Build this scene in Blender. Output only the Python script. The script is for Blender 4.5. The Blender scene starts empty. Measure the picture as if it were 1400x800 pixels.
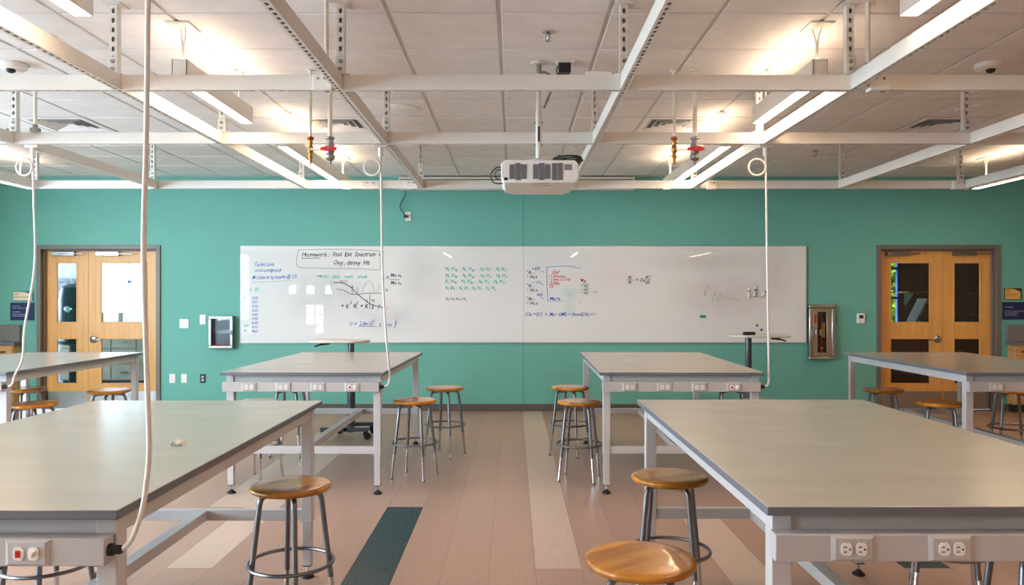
import bpy, math, random
from mathutils import Vector, Matrix
random.seed(7)
scn = bpy.context.scene
COL = scn.collection
R = math.radians

# ------------------------------------------------------------------ camera, world, exposure
cam_d = bpy.data.cameras.new('camera'); cam = bpy.data.objects.new('camera', cam_d); COL.objects.link(cam)
cam.location = (0, 0, 1.46); cam.rotation_euler = (R(90), 0, 0)
cam_d.sensor_width = 36.0; cam_d.lens = 27.03
cam_d.shift_x = -0.0015; cam_d.shift_y = 0.0057
cam_d.clip_start = 0.05; cam_d.clip_end = 200
scn.camera = cam
scn.view_settings.view_transform = 'Standard'
scn.view_settings.look = 'None'
scn.view_settings.gamma = 1.0
scn.view_settings.use_curve_mapping = False
scn.view_settings.exposure = 0.8
scn.cycles.use_denoising = True
scn.cycles.max_bounces = 10
scn.cycles.diffuse_bounces = 6
scn.cycles.blur_glossy = 0.3
scn.cycles.caustics_reflective = False
scn.cycles.caustics_refractive = False
scn.cycles.sample_clamp_indirect = 8.0
world = bpy.data.worlds.new('sky'); scn.world = world
world.use_nodes = True
bg = world.node_tree.nodes['Background']
SKY = (0.70, 0.86, 1.0); SKY_STRENGTH = 15.5
bg.inputs[0].default_value = (*SKY, 1); bg.inputs[1].default_value = SKY_STRENGTH
LAMP_COL = (1.0, 0.72, 0.49); LAMP_DOWN = 21.0; LAMP_UP = 11.0

def portal(name, loc, rot, sx, sy):
    d = bpy.data.lights.new(name, 'AREA'); d.shape = 'RECTANGLE'; d.size = sx; d.size_y = sy
    d.cycles.is_portal = True
    o = bpy.data.objects.new(name, d); COL.objects.link(o); o.location = loc; o.rotation_euler = rot
    return o

# ------------------------------------------------------------------ materials
def lin(c):
    out = []
    for x in c:
        x = x / 255.0
        out.append(x / 12.92 if x <= 0.04045 else ((x + 0.055) / 1.055) ** 2.4)
    return out
MATS = {}
def mat(name, col, rough=0.5, metal=0.0, var=0.06, scale=6.0, stretch=(1, 1, 1), bump=0.0, bscale=None, coat=0.0,
        rvar=0.0, rand=0.0, spec=None, emit=None, estr=0.0, coord='Object'):
    m = bpy.data.materials.new(name); m.use_nodes = True
    nt = m.node_tree; N = nt.nodes; L = nt.links
    b = N['Principled BSDF']
    c = lin(col)
    b.inputs['Roughness'].default_value = rough; b.inputs['Metallic'].default_value = metal
    if coat: b.inputs['Coat Weight'].default_value = coat; b.inputs['Coat Roughness'].default_value = 0.08
    if spec is not None: b.inputs['Specular IOR Level'].default_value = spec
    tc = N.new('ShaderNodeTexCoord'); mp = N.new('ShaderNodeMapping'); mp.inputs['Scale'].default_value = stretch
    L.new(tc.outputs[coord], mp.inputs[0])
    nz = N.new('ShaderNodeTexNoise'); nz.inputs['Scale'].default_value = scale; nz.inputs['Detail'].default_value = 5
    L.new(mp.outputs[0], nz.inputs[0])
    mr = N.new('ShaderNodeMapRange'); mr.inputs[1].default_value = 0.25; mr.inputs[2].default_value = 0.75
    mr.inputs[3].default_value = 1 - var; mr.inputs[4].default_value = 1 + var
    L.new(nz.outputs[0], mr.inputs[0])
    fac = mr.outputs[0]
    if rand:
        oi = N.new('ShaderNodeObjectInfo'); r2 = N.new('ShaderNodeMapRange')
        r2.inputs[3].default_value = 1 - rand; r2.inputs[4].default_value = 1 + rand
        L.new(oi.outputs['Random'], r2.inputs[0])
        mu = N.new('ShaderNodeMath'); mu.operation = 'MULTIPLY'; L.new(fac, mu.inputs[0]); L.new(r2.outputs[0], mu.inputs[1]); fac = mu.outputs[0]
    vm = N.new('ShaderNodeVectorMath'); vm.operation = 'SCALE'; vm.inputs[0].default_value = c
    L.new(fac, vm.inputs['Scale']); L.new(vm.outputs[0], b.inputs['Base Color'])
    if rvar:
        r3 = N.new('ShaderNodeMapRange'); r3.inputs[1].default_value = .3; r3.inputs[2].default_value = .7
        r3.inputs[3].default_value = max(0, rough - rvar); r3.inputs[4].default_value = rough + rvar
        L.new(nz.outputs[0], r3.inputs[0]); L.new(r3.outputs[0], b.inputs['Roughness'])
    if bump:
        n2 = N.new('ShaderNodeTexNoise'); n2.inputs['Scale'].default_value = bscale or scale * 8; n2.inputs['Detail'].default_value = 4
        L.new(mp.outputs[0], n2.inputs[0])
        bp = N.new('ShaderNodeBump'); bp.inputs['Strength'].default_value = bump; bp.inputs['Distance'].default_value = 0.004
        L.new(n2.outputs[0], bp.inputs['Height']); L.new(bp.outputs[0], b.inputs['Normal'])
    if emit is not None:
        b.inputs['Emission Color'].default_value = (*emit, 1); b.inputs['Emission Strength'].default_value = estr
    MATS[name] = m
    return m
def wood(name, c1, c2, rough=.35, scale=3.0, stretch=(1, 1, 1), coat=0.0, strips=0.0, rand=0.0):
    m = bpy.data.materials.new(name); m.use_nodes = True
    nt = m.node_tree; N = nt.nodes; L = nt.links; b = N['Principled BSDF']
    b.inputs['Roughness'].default_value = rough
    if coat: b.inputs['Coat Weight'].default_value = coat; b.inputs['Coat Roughness'].default_value = 0.06
    tc = N.new('ShaderNodeTexCoord'); mp = N.new('ShaderNodeMapping'); mp.inputs['Scale'].default_value = stretch
    L.new(tc.outputs['Object'], mp.inputs[0])
    if rand:
        oi = N.new('ShaderNodeObjectInfo'); cx = N.new('ShaderNodeVectorMath'); cx.operation = 'ADD'
        sc_ = N.new('ShaderNodeMath'); sc_.operation = 'MULTIPLY'; sc_.inputs[1].default_value = 40
        L.new(oi.outputs['Random'], sc_.inputs[0]); L.new(mp.outputs[0], cx.inputs[0]); L.new(sc_.outputs[0], cx.inputs[1]); vec = cx.outputs[0]
    else: vec = mp.outputs[0]
    nz = N.new('ShaderNodeTexNoise'); nz.inputs['Scale'].default_value = scale; nz.inputs['Detail'].default_value = 6; nz.inputs['Distortion'].default_value = .6
    L.new(vec, nz.inputs[0])
    cr = N.new('ShaderNodeValToRGB'); cr.color_ramp.elements[0].position = .3; cr.color_ramp.elements[1].position = .7
    cr.color_ramp.elements[0].color = (*lin(c1), 1); cr.color_ramp.elements[1].color = (*lin(c2), 1)
    L.new(nz.outputs[0], cr.inputs[0]); out = cr.outputs[0]
    if strips:   # glued-up staves of differing tone
        sp = N.new('ShaderNodeSeparateXYZ'); L.new(tc.outputs['Object'], sp.inputs[0])
        ms = N.new('ShaderNodeMath'); ms.operation = 'MULTIPLY'; ms.inputs[1].default_value = 1 / strips; L.new(sp.outputs[1], ms.inputs[0])
        fl = N.new('ShaderNodeMath'); fl.operation = 'FLOOR'; L.new(ms.outputs[0], fl.inputs[0])
        wn = N.new('ShaderNodeTexWhiteNoise'); wn.noise_dimensions = '2D'
        cb = N.new('ShaderNodeCombineXYZ'); L.new(fl.outputs[0], cb.inputs[0])
        o2 = N.new('ShaderNodeObjectInfo'); L.new(o2.outputs['Random'], cb.inputs[1]); L.new(cb.outputs[0], wn.inputs[0])
        mr = N.new('ShaderNodeMapRange'); mr.inputs[3].default_value = .5; mr.inputs[4].default_value = 1.12; L.new(wn.outputs[0], mr.inputs[0])
        vm = N.new('ShaderNodeVectorMath'); vm.operation = 'SCALE'; L.new(out, vm.inputs[0]); L.new(mr.outputs[0], vm.inputs['Scale']); out = vm.outputs[0]
    L.new(out, b.inputs['Base Color'])
    MATS[name] = m
    return m
def emitter(name, col, strength):
    m = bpy.data.materials.new(name); m.use_nodes = True; nt = m.node_tree
    nt.nodes.remove(nt.nodes['Principled BSDF'])
    e = nt.nodes.new('ShaderNodeEmission'); e.inputs[0].default_value = (*col, 1); e.inputs[1].default_value = strength
    nt.links.new(e.outputs[0], nt.nodes['Material Output'].inputs[0]); MATS[name] = m; return m
def glass(name, tint=(1, 1, 1), refl=1.0):
    m = bpy.data.materials.new(name); m.use_nodes = True; nt = m.node_tree; N = nt.nodes; L = nt.links
    N.remove(N['Principled BSDF'])
    t = N.new('ShaderNodeBsdfTransparent'); t.inputs[0].default_value = (*tint, 1)
    g = N.new('ShaderNodeBsdfGlossy'); g.inputs['Roughness'].default_value = .02
    fr = N.new('ShaderNodeFresnel'); fr.inputs[0].default_value = 1.45
    mu = N.new('ShaderNodeMath'); mu.operation = 'MULTIPLY'; mu.inputs[1].default_value = refl; L.new(fr.outputs[0], mu.inputs[0])
    mx = N.new('ShaderNodeMixShader'); L.new(mu.outputs[0], mx.inputs[0]); L.new(t.outputs[0], mx.inputs[1]); L.new(g.outputs[0], mx.inputs[2])
    L.new(mx.outputs[0], N['Material Output'].inputs[0]); MATS[name] = m; return m

mat('teal_paint', (108, 178, 165), .62, var=.03, scale=3, bump=.05, bscale=220, spec=.35)
mat('side_paint', (188, 160, 132), .6, var=.03, scale=3)
mat('tile', (234, 232, 231), .85, var=.05, scale=9, bump=.35, bscale=130, rand=.025)
mat('grid', (205, 205, 202), .5, var=.02)
mat('plenum', (60, 60, 60), .9)
mat('plank', (176, 146, 130), .36, var=.13, scale=9, stretch=(9, .7, 1), rand=.05, rvar=.08, bump=.06, bscale=60)
mat('plank_light', (204, 182, 166), .36, var=.10, scale=9, stretch=(9, .7, 1), rand=.03, rvar=.08, bump=.06, bscale=60)
mat('plank_teal', (22, 58, 66), .42, var=.16, scale=9, stretch=(9, .7, 1), rvar=.08, bump=.06, bscale=60)
mat('screed', (80, 66, 60), .8)
mat('base', (92, 84, 78), .55, var=.06)
mat('door_frame', (112, 104, 96), .42, var=.04)
wood('door_wood', (214, 156, 82), (230, 174, 98), .38, 3.0, (6, 6, .5))
mat('brushed', (178, 176, 172), .28, 1.0, var=.06, scale=20)
mat('steel', (150, 150, 150), .25, 1.0, var=.08, scale=12)
mat('chrome', (205, 205, 208), .12, 1.0, var=.03)
mat('black', (16, 16, 17), .45, var=.1)
mat('rubber', (24, 24, 25), .7, var=.1)
mat('dark', (38, 36, 36), .6, var=.15)
mat('white_plastic', (236, 235, 231), .38, var=.02)
mat('cord', (226, 222, 218), .42, var=.03)
mat('strut', (222, 219, 212), .38, var=.04, scale=5)
mat('pipe', (226, 220, 206), .4, var=.04)
mat('lamp_body', (226, 222, 216), .42, var=.02)
emitter('lamp_down', LAMP_COL, LAMP_DOWN)
emitter('lamp_up', LAMP_COL, LAMP_UP)
mat('lab_top', (174, 170, 163), .235, var=.04, scale=2.2, stretch=(1.2, 3.2, 1), rvar=.012, spec=.55)
mat('lab_edge', (106, 108, 116), .4, var=.05)
mat('lab_frame', (196, 196, 198), .38, var=.03, scale=4)
mat('power_bar', (186, 184, 184), .42, var=.03)
wood('seat_wood', (186, 108, 16), (232, 160, 44), .25, 3.0, (1.2, 7, 1), coat=.35, strips=.06, rand=1)
mat('stool_steel', (128, 128, 132), .3, .85, var=.06)
mat('red', (206, 40, 26), .4); mat('blue_btn', (50, 90, 210), .4)
mat('rocker', (190, 20, 16), .3)
mat('brass', (176, 128, 58), .32, .9, var=.2, scale=30)
mat('galv', (150, 148, 144), .45, .7, var=.2, scale=30)
mat('copper', (150, 84, 52), .4, .8, var=.25, scale=30)
mat('projector', (232, 230, 226), .42, var=.02)
mat('vent_grey', (128, 126, 130), .6, var=.06)
mat('cart_top', (208, 204, 194), .4, var=.04)
mat('cart_steel', (86, 90, 96), .35, .6, var=.05)
mat('ext_red', (186, 24, 22), .25, var=.05, coat=.4)
mat('yellow', (232, 196, 30), .5, var=.1, scale=20)
mat('sign_navy', (18, 30, 86), .35, var=.06)
mat('sign_slate', (64, 104, 128), .4)
mat('sign_black', (24, 40, 46), .4)
mat('sign_tan', (226, 176, 92), .45, var=.04)
mat('sign_cream', (236, 222, 190), .45, var=.04)
mat('sign_text', (232, 234, 240), .5); mat('sign_dark_text', (40, 36, 30), .5)
mat('bench_dull', (170, 160, 142), .5, var=.08); mat('bench_grey', (120, 116, 116), .45, var=.08, scale=40)
wood('bench_wood', (196, 146, 92), (216, 170, 116), .4, 3, (.6, 4, 6))
mat('ink_black', (46, 46, 52), .5); mat('ink_blue', (42, 92, 190), .5); mat('ink_teal', (62, 190, 170), .5)
mat('ink_green', (20, 158, 112), .5); mat('ink_red', (214, 74, 66), .5); mat('ink_grey', (120, 118, 120), .5); mat('ink_pale', (136, 176, 206), .5)
mat('ink_pale_green', (120, 178, 158), .5)
mat('board_edge', (170, 172, 172), .35, .6)
mat('magnet', (96, 96, 100), .4, .5)
mat('paper', (236, 232, 228), .7)
mat('lcd', (60, 60, 48), .25)
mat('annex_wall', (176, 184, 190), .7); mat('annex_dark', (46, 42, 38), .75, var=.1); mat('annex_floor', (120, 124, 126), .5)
mat('blue_frame', (40, 74, 160), .4)
mat('navy_machine', (26, 40, 66), .35, .2, var=.1)
mat('card_box', (150, 142, 124), .7, var=.1)
wood('cab_brown', (88, 48, 24), (112, 64, 34), .45, 3, (.6, 4, 6))
mat('leaf', (96, 142, 38), .6, var=.5, scale=3, rand=.2); mat('leaf_light', (168, 190, 60), .6, var=.4, scale=3); mat('bark', (80, 62, 46), .8)
mat('facade', (226, 228, 230), .7)
glass('window_glass', (.97, .99, 1), 1.0); glass('dusky_glass', (.28, .30, .32), .8); glass('tinted_glass', (.6, .62, .64), .8); glass('door_glass', (.95, .96, .96), 1.0)  # dusky and tinted panes are darkened to cut the annex daylight

def board_material():
    m = mat('whiteboard', (228, 231, 231), .012, var=.012, scale=2.0, spec=.6)
    nt = m.node_tree; N = nt.nodes; L = nt.links; b = N['Principled BSDF']
    src = b.inputs['Base Color'].links[0].from_socket
    tc = N.new('ShaderNodeTexCoord')
    def spot(prev, cx, cz, rx, rz, col, amt):
        mp = N.new('ShaderNodeMapping'); mp.vector_type = 'TEXTURE'
        mp.inputs['Location'].default_value = (cx, 0, cz); mp.inputs['Scale'].default_value = (rx, 100, rz)
        L.new(tc.outputs['Object'], mp.inputs[0])
        g = N.new('ShaderNodeTexGradient'); g.gradient_type = 'SPHERICAL'; L.new(mp.outputs[0], g.inputs[0])
        nz = N.new('ShaderNodeTexNoise'); nz.inputs['Scale'].default_value = 5; nz.inputs['Detail'].default_value = 5; L.new(tc.outputs['Object'], nz.inputs[0])
        mu = N.new('ShaderNodeMath'); mu.operation = 'MULTIPLY'; L.new(g.outputs['Fac'], mu.inputs[0]); L.new(nz.outputs[0], mu.inputs[1])
        m2 = N.new('ShaderNodeMath'); m2.operation = 'MULTIPLY'; m2.inputs[1].default_value = amt * 2; L.new(mu.outputs[0], m2.inputs[0]); m2.use_clamp = True
        mx = N.new('ShaderNodeMix'); mx.data_type = 'RGBA'; L.new(m2.outputs[0], mx.inputs[0]); L.new(prev, mx.inputs[6]); mx.inputs[7].default_value = (*lin(col), 1)
        return mx.outputs[2]
    # dry-erase ghosts left by the eraser (metres, world X / Z)
    for s in [(.72, 1.53, .15, .12, (120, 205, 190), .35), (.73, 1.33, .10, .12, (150, 210, 200), .35), (1.33, 1.73, .32, .22, (236, 190, 200), .22),
              (-1.2, 1.75, .35, .5, (150, 156, 164), .25), (-2.4, 1.55, .7, .5, (176, 180, 186), .45), (2.75, 1.5, .8, .35, (205, 190, 190), .5),
              (2.5, 1.95, .9, .2, (196, 186, 180), .4), (3.4, 1.8, .25, .5, (198, 186, 176), .4), (-1.6, 1.2, .6, .25, (176, 180, 188), .4)]:
        src = spot(src, *s)
    L.new(src, b.inputs['Base Color'])
board_material()

# ------------------------------------------------------------------ mesh builder
def link(o): COL.objects.link(o); return o
WLOC = {}
class MB:
    def __init__(s): s.v = []; s.f = []; s.m = []
    def face(s, pts, mi=0):
        n = len(s.v); s.v += [tuple(p) for p in pts]; s.f.append(tuple(range(n, n + len(pts)))); s.m.append(mi); return s
    def box(s, x0, x1, y0, y1, z0, z1, mi=0):
        n = len(s.v)
        s.v += [(x0, y0, z0), (x1, y0, z0), (x1, y1, z0), (x0, y1, z0), (x0, y0, z1), (x1, y0, z1), (x1, y1, z1), (x0, y1, z1)]
        for q in ((0, 3, 2, 1), (4, 5, 6, 7), (0, 1, 5, 4), (1, 2, 6, 5), (2, 3, 7, 6), (3, 0, 4, 7)):
            s.f.append(tuple(n + i for i in q)); s.m.append(mi)
        return s
    def cbox(s, c, d, mi=0): return s.box(c[0]-d[0]/2, c[0]+d[0]/2, c[1]-d[1]/2, c[1]+d[1]/2, c[2]-d[2]/2, c[2]+d[2]/2, mi)
    def obox(s, a, b, w, h, mi=0):     # bar from a to b, w wide sideways, h tall
        a = Vector(a); b = Vector(b); t = (b - a).normalized()
        up = Vector((0, 0, 1)) if abs(t.z) < .99 else Vector((0, 1, 0))
        u = t.cross(up).normalized(); k = u.cross(t).normalized()
        n = len(s.v)
        for p in (a, b):
            for i, j in ((-1, -1), (1, -1), (1, 1), (-1, 1)): s.v.append(tuple(p + u * (i * w / 2) + k * (j * h / 2)))
        for q in ((0, 1, 2, 3), (7, 6, 5, 4), (0, 4, 5, 1), (1, 5, 6, 2), (2, 6, 7, 3), (3, 7, 4, 0)):
            s.f.append(tuple(n + i for i in q)); s.m.append(mi)
        return s
    def tube(s, pts, r, n=8, mi=0, closed=False):
        P = [Vector(p) for p in pts]; K = len(P)
        rr = r if isinstance(r, (list, tuple)) else [r] * K
        base = len(s.v); ref = None
        for i, p in enumerate(P):
            if closed: t = (P[(i + 1) % K] - P[i - 1]).normalized()
            else: t = (P[min(i + 1, K - 1)] - P[max(i - 1, 0)]).normalized()
            if ref is None:
                ref = Vector((0, 0, 1)) if abs(t.z) < .9 else Vector((1, 0, 0))
            u = (ref - t * ref.dot(t)).normalized(); w = t.cross(u); ref = u
            for k in range(n):
                a = 2 * math.pi * k / n
                s.v.append(tuple(p + (u * math.cos(a) + w * math.sin(a)) * rr[i]))
        for i in range(K if closed else K - 1):
            j = (i + 1) % K
            for k in range(n):
                l = (k + 1) % n
                s.f.append((base + i*n + k, base + i*n + l, base + j*n + l, base + j*n + k)); s.m.append(mi)
        if not closed:
            s.f.append(tuple(base + k for k in reversed(range(n)))); s.m.append(mi)
            s.f.append(tuple(base + (K-1)*n + k for k in range(n))); s.m.append(mi)
        return s
    def cyl(s, a, b, r, n=12, mi=0): return s.tube([a, b], r, n, mi)
    def lathe(s, prof, c=(0, 0, 0), n=24, mi=0, axis='z'):
        base = len(s.v); K = len(prof)
        for (r, z) in prof:
            for k in range(n):
                a = 2 * math.pi * k / n; x, y = r * math.cos(a), r * math.sin(a)
                if axis == 'z': p = (c[0] + x, c[1] + y, c[2] + z)
                elif axis == 'y': p = (c[0] + x, c[1] + z, c[2] - y)
                else: p = (c[0] + z, c[1] + x, c[2] + y)
                s.v.append(p)
        for i in range(K - 1):
            for k in range(n):
                l = (k + 1) % n
                s.f.append((base + i*n + k, base + i*n + l, base + (i+1)*n + l, base + (i+1)*n + k)); s.m.append(mi)
        s.f.append(tuple(base + k for k in reversed(range(n)))); s.m.append(mi)
        s.f.append(tuple(base + (K-1)*n + k for k in range(n))); s.m.append(mi)
        return s
    def prism(s, poly, a0, a1, plane='xz', mi=0):
        def P(u, v, a): return {'xz': (u, a, v), 'xy': (u, v, a), 'yz': (a, u, v)}[plane]
        n = len(poly); b = len(s.v)
        s.v += [P(u, v, a0) for u, v in poly] + [P(u, v, a1) for u, v in poly]
        s.f.append(tuple(b + i for i in range(n))); s.m.append(mi)
        s.f.append(tuple(b + n + i for i in reversed(range(n)))); s.m.append(mi)
        for i in range(n):
            j = (i + 1) % n; s.f.append((b + j, b + i, b + n + i, b + n + j)); s.m.append(mi)
        return s
    def build(s, name, mats, parent=None, loc=None, bevel=0.0, smooth=40, world=False, rot=None):
        me = bpy.data.meshes.new(name)
        v = s.v
        off = None
        if parent is not None and world: off = WLOC.get(parent.name, Vector((0, 0, 0)))
        if parent is None and world and loc is not None: off = Vector(loc)
        if off is not None: v = [(p[0]-off[0], p[1]-off[1], p[2]-off[2]) for p in v]
        me.from_pydata(v, [], s.f)
        if isinstance(mats, str): mats = [mats]
        for k in mats: me.materials.append(MATS[k])
        me.polygons.foreach_set('material_index', s.m)
        # consistent outward normals
        import bmesh
        bm = bmesh.new(); bm.from_mesh(me); bmesh.ops.recalc_face_normals(bm, faces=bm.faces); bm.to_mesh(me); bm.free()
        if smooth:
            me.polygons.foreach_set('use_smooth', [True] * len(me.polygons)); me.set_sharp_from_angle(angle=R(smooth))
        me.update()
        o = link(bpy.data.objects.new(name, me)); o.parent = parent
        if loc is not None: o.location = loc
        if rot is not None: o.rotation_euler = rot
        if bevel:
            md = o.modifiers.new('bevel', 'BEVEL'); md.width = bevel; md.segments = 2; md.limit_method = 'ANGLE'; md.angle_limit = R(50)
        if parent is None: WLOC[o.name] = Vector(loc) if (world and loc is not None) else (Vector(loc) if loc is not None else Vector((0, 0, 0)))
        elif world: WLOC[o.name] = off
        else: WLOC[o.name] = WLOC.get(parent.name, Vector((0, 0, 0)))
        return o
def tag(o, label, cat=None, group=None, kind=None):
    o['label'] = label
    if cat: o['category'] = cat
    if group: o['group'] = group
    if kind: o['kind'] = kind
    return o
def struct(o, label=None):
    o['kind'] = 'structure'
    if label: o['label'] = label
    return o
def thing(name, loc, label, cat, group=None, rz=0.0):
    o = link(bpy.data.objects.new(name, None)); o.location = loc; o.rotation_euler = (0, 0, rz)
    o.empty_display_size = .1; WLOC[o.name] = Vector(loc)
    return tag(o, label, cat, group)
def dup(o, parent=None):
    c = o.copy(); COL.objects.link(c); c.parent = parent
    WLOC[c.name] = WLOC.get(o.name, Vector((0, 0, 0)))
    for ch in o.children: dup(ch, c)
    return c
def txt(s, x, z, size, m, parent, y, rot=0.0, shear=.2, jit=0.0, align='LEFT', name='handwriting', thick=.0006, wscale=1.0, bold=0.0):
    cu = bpy.data.curves.new('t', 'FONT'); cu.body = s; cu.size = size; cu.shear = shear; cu.align_x = align; cu.resolution_u = 2; cu.offset = bold
    to = link(bpy.data.objects.new('t', cu)); dg = bpy.context.evaluated_depsgraph_get()
    me = bpy.data.meshes.new_from_object(to.evaluated_get(dg)); bpy.data.objects.remove(to); bpy.data.curves.remove(cu)
    off = WLOC.get(parent.name, Vector((0, 0, 0))); ca, sa = math.cos(rot), math.sin(rot)
    for v in me.vertices:
        px, pz = v.co.x * wscale, v.co.y
        if jit: px += jit * math.sin(pz * 90 / size * .1 + px * 31); pz += jit * math.sin(px * 43 / size * .1) * 1.2
        v.co = (x + px * ca - pz * sa - off.x, y - off.y, z + px * sa + pz * ca - off.z)
    me.name = name; me.materials.clear(); me.materials.append(MATS[m])
    o = link(bpy.data.objects.new(name, me)); o.parent = parent
    return o
def ribbon(mb, pts, w, y, mi=0):
    P = [Vector((p[0], 0, p[1])) for p in pts]
    for a, b in zip(P, P[1:]):
        t = (b - a)
        if t.length < 1e-6: continue
        t.normalize(); n = Vector((-t.z, 0, t.x)) * (w / 2); e = t * (w * .3)
        a2, b2 = a - e, b + e
        mb.face([(a2.x - n.x, y, a2.z - n.z), (b2.x - n.x, y, b2.z - n.z), (b2.x + n.x, y, b2.z + n.z), (a2.x + n.x, y, a2.z + n.z)], mi)
def arc(cx, cy, r, a0, a1, n): return [(cx + r * math.cos(R(a0 + (a1 - a0) * i / n)), cy + r * math.sin(R(a0 + (a1 - a0) * i / n))) for i in range(n + 1)]
def smooth_path(pts, n=8):     # Catmull-Rom
    P = [Vector(p) for p in pts]; P = [P[0] * 2 - P[1]] + P + [P[-1] * 2 - P[-2]]; out = []
    for i in range(1, len(P) - 2):
        for k in range(n):
            t = k / n; a, b, c, d = P[i-1], P[i], P[i+1], P[i+2]
            out.append(.5 * ((2*b) + (c - a)*t + (2*a - 5*b + 4*c - d)*t*t + (3*b - a - 3*c + d)*t**3))
    out.append(P[-2]); return out

# ------------------------------------------------------------------ the room
WY = 9.96; WB = 10.16; CZ = 3.035; LX = -7.4; RX = 7.4; BY = -5.0
D1 = (-6.17, -4.57); D2 = (4.70, 6.30); DT = 2.15     # door openings (outer frame edges)

# floor: slab + separate vinyl planks
floor = struct(MB().box(LX - .15, RX + .15, BY - .15, 10.10, -.1, -.004).build('floor', 'screed'), 'vinyl plank floor in pinkish brown with pale and dark teal accent planks')
PW = .25; PX0 = .118
plank_mesh = {}
def plank(x0, y0, y1, m):
    key = (round(y1 - y0, 3), m)
    if key not in plank_mesh:
        o = MB().box(.0006, PW - .0006, 0, y1 - y0 - .0012, -.004, 0).build('floor_plank', m, floor); plank_mesh[key] = o
        o.location = (x0, y0, 0)
    else:
        o = link(bpy.data.objects.new('floor_plank', plank_mesh[key].data)); o.parent = floor; o.location = (x0, y0, 0)
nk = 0
k0 = int(math.floor((LX - PX0) / PW)); k1 = int(math.ceil((RX - PX0) / PW))
for k in range(k0, k1):
    x0 = PX0 + PW * k
    if k == -4: cuts = [BY, 1.7, 5.38, 7.9, WY]; mm = ['plank', 'plank_teal', 'plank', 'plank']
    elif k == 0: cuts = [BY, .6, 4.15, 9.96]; mm = ['plank', 'plank', 'plank_light']
    elif k == 4: cuts = [BY, 3.1, 5.38, 7.0, WY]; mm = ['plank', 'plank_light', 'plank', 'plank']
    elif k == 8: cuts = [BY, 1.2, 4.16, 5.38, WY]; mm = ['plank', 'plank', 'plank_teal', 'plank']
    elif k == -8: cuts = [BY, 1.2, 4.16, 7.3, WY]; mm = ['plank', 'plank', 'plank_light', 'plank']
    elif k == -9: cuts = [BY, .9, 3.2, 5.38, 8.4, WY]; mm = ['plank', 'plank', 'plank', 'plank_light', 'plank']
    elif k == -14: cuts = [BY, 2.0, 5.38, 8.8, WY]; mm = ['plank', 'plank', 'plank_light', 'plank']
    else:
        a = [4.16, 5.38, 3.1, 2.0][k % 4]; cuts = [BY, a - 3.6, a, a + 3.1, WY]; mm = ['plank'] * 4
    for a, b, m in zip(cuts, cuts[1:], mm):
        xx = max(x0, LX); 
        if b - a > .02: plank(x0, a, b, m); nk += 1

# ceiling: slab, tiles, exposed T-grid
ceiling = struct(MB().box(LX - .15, RX + .15, BY - .15, 10.0, CZ + .03, CZ + .13).build('ceiling', 'plenum'), 'white suspended ceiling of square tegular tiles in an exposed grid')
GX0 = -.08; GY0 = 4.251; G = .61
VENTS = {(-7, 4), (-3, 4), (2, 4), (6, 4)}
tile_mesh = None
def tile(i, j):
    global tile_mesh
    x0 = GX0 + G * i; y0 = GY0 + G * j
    loc = (x0 + G / 2, y0 + G / 2, 0)
    if tile_mesh is None:
        h = (G - .024) / 2
        o = MB().box(-h, h, -h, h, CZ, CZ + .022).build('ceiling_tile', 'tile', ceiling, loc, bevel=.004); tile_mesh = o
    else:
        o = tile_mesh.copy(); COL.objects.link(o); o.parent = ceiling; o.location = loc
j_top = int(math.floor((WY - GY0) / G))
for j in range(-3, j_top):
    for i in range(-12, 12):
        x0 = GX0 + G * i; y0 = GY0 + G * j
        if (i, j) in VENTS: continue
        if abs(x0 + G / 2) > .72 * (y0 + .9) : continue
        tile(i, j)
# rest of the ceiling field (last cut row at the wall, and behind / beside the view)
h = G - .024
edge_row = MB(); yb = GY0 + G * j_top
for i in range(-12, 12): edge_row.box(GX0 + G*i + .012, GX0 + G*(i+1) - .012, yb + .012, WY - .004, CZ, CZ + .022)
o = edge_row.build('tile_field', 'tile', ceiling); o['kind'] = 'stuff'
rest = MB()
for j in range(-15, j_top):
    for i in range(-12, 12):
        x0 = GX0 + G * i; y0 = GY0 + G * j
        if (i, j) in VENTS: continue
        if j >= -3 and abs(x0 + G / 2) <= .72 * (y0 + .9): continue
        rest.box(x0 + .012, x0 + G - .012, max(y0, BY) + .012, y0 + G - .012, CZ, CZ + .022)
o = rest.build('tile_field', 'tile', ceiling); o['kind'] = 'stuff'
gm = MB().box(-.012, .012, BY, WY, CZ + .008, CZ + .03).build('grid_runner', 'grid', ceiling, (GX0 - 12 * G, 0, 0))
for i in range(-11, 13):
    o = gm.copy(); COL.objects.link(o); o.parent = ceiling; o.location = (GX0 + i * G, 0, 0)
gc = MB().box(LX, RX, -.012, .012, CZ + .0085, CZ + .03).build('grid_cross_tee', 'grid', ceiling, (0, GY0 - 14 * G, 0))
for j in range(-13, j_top + 1):
    o = gc.copy(); COL.objects.link(o); o.parent = ceiling; o.location = (0, GY0 + j * G, 0)
MB().box(LX, RX, WY - .022, WY, CZ + .004, CZ + .008).build('wall_angle', 'grid', ceiling)

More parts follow.
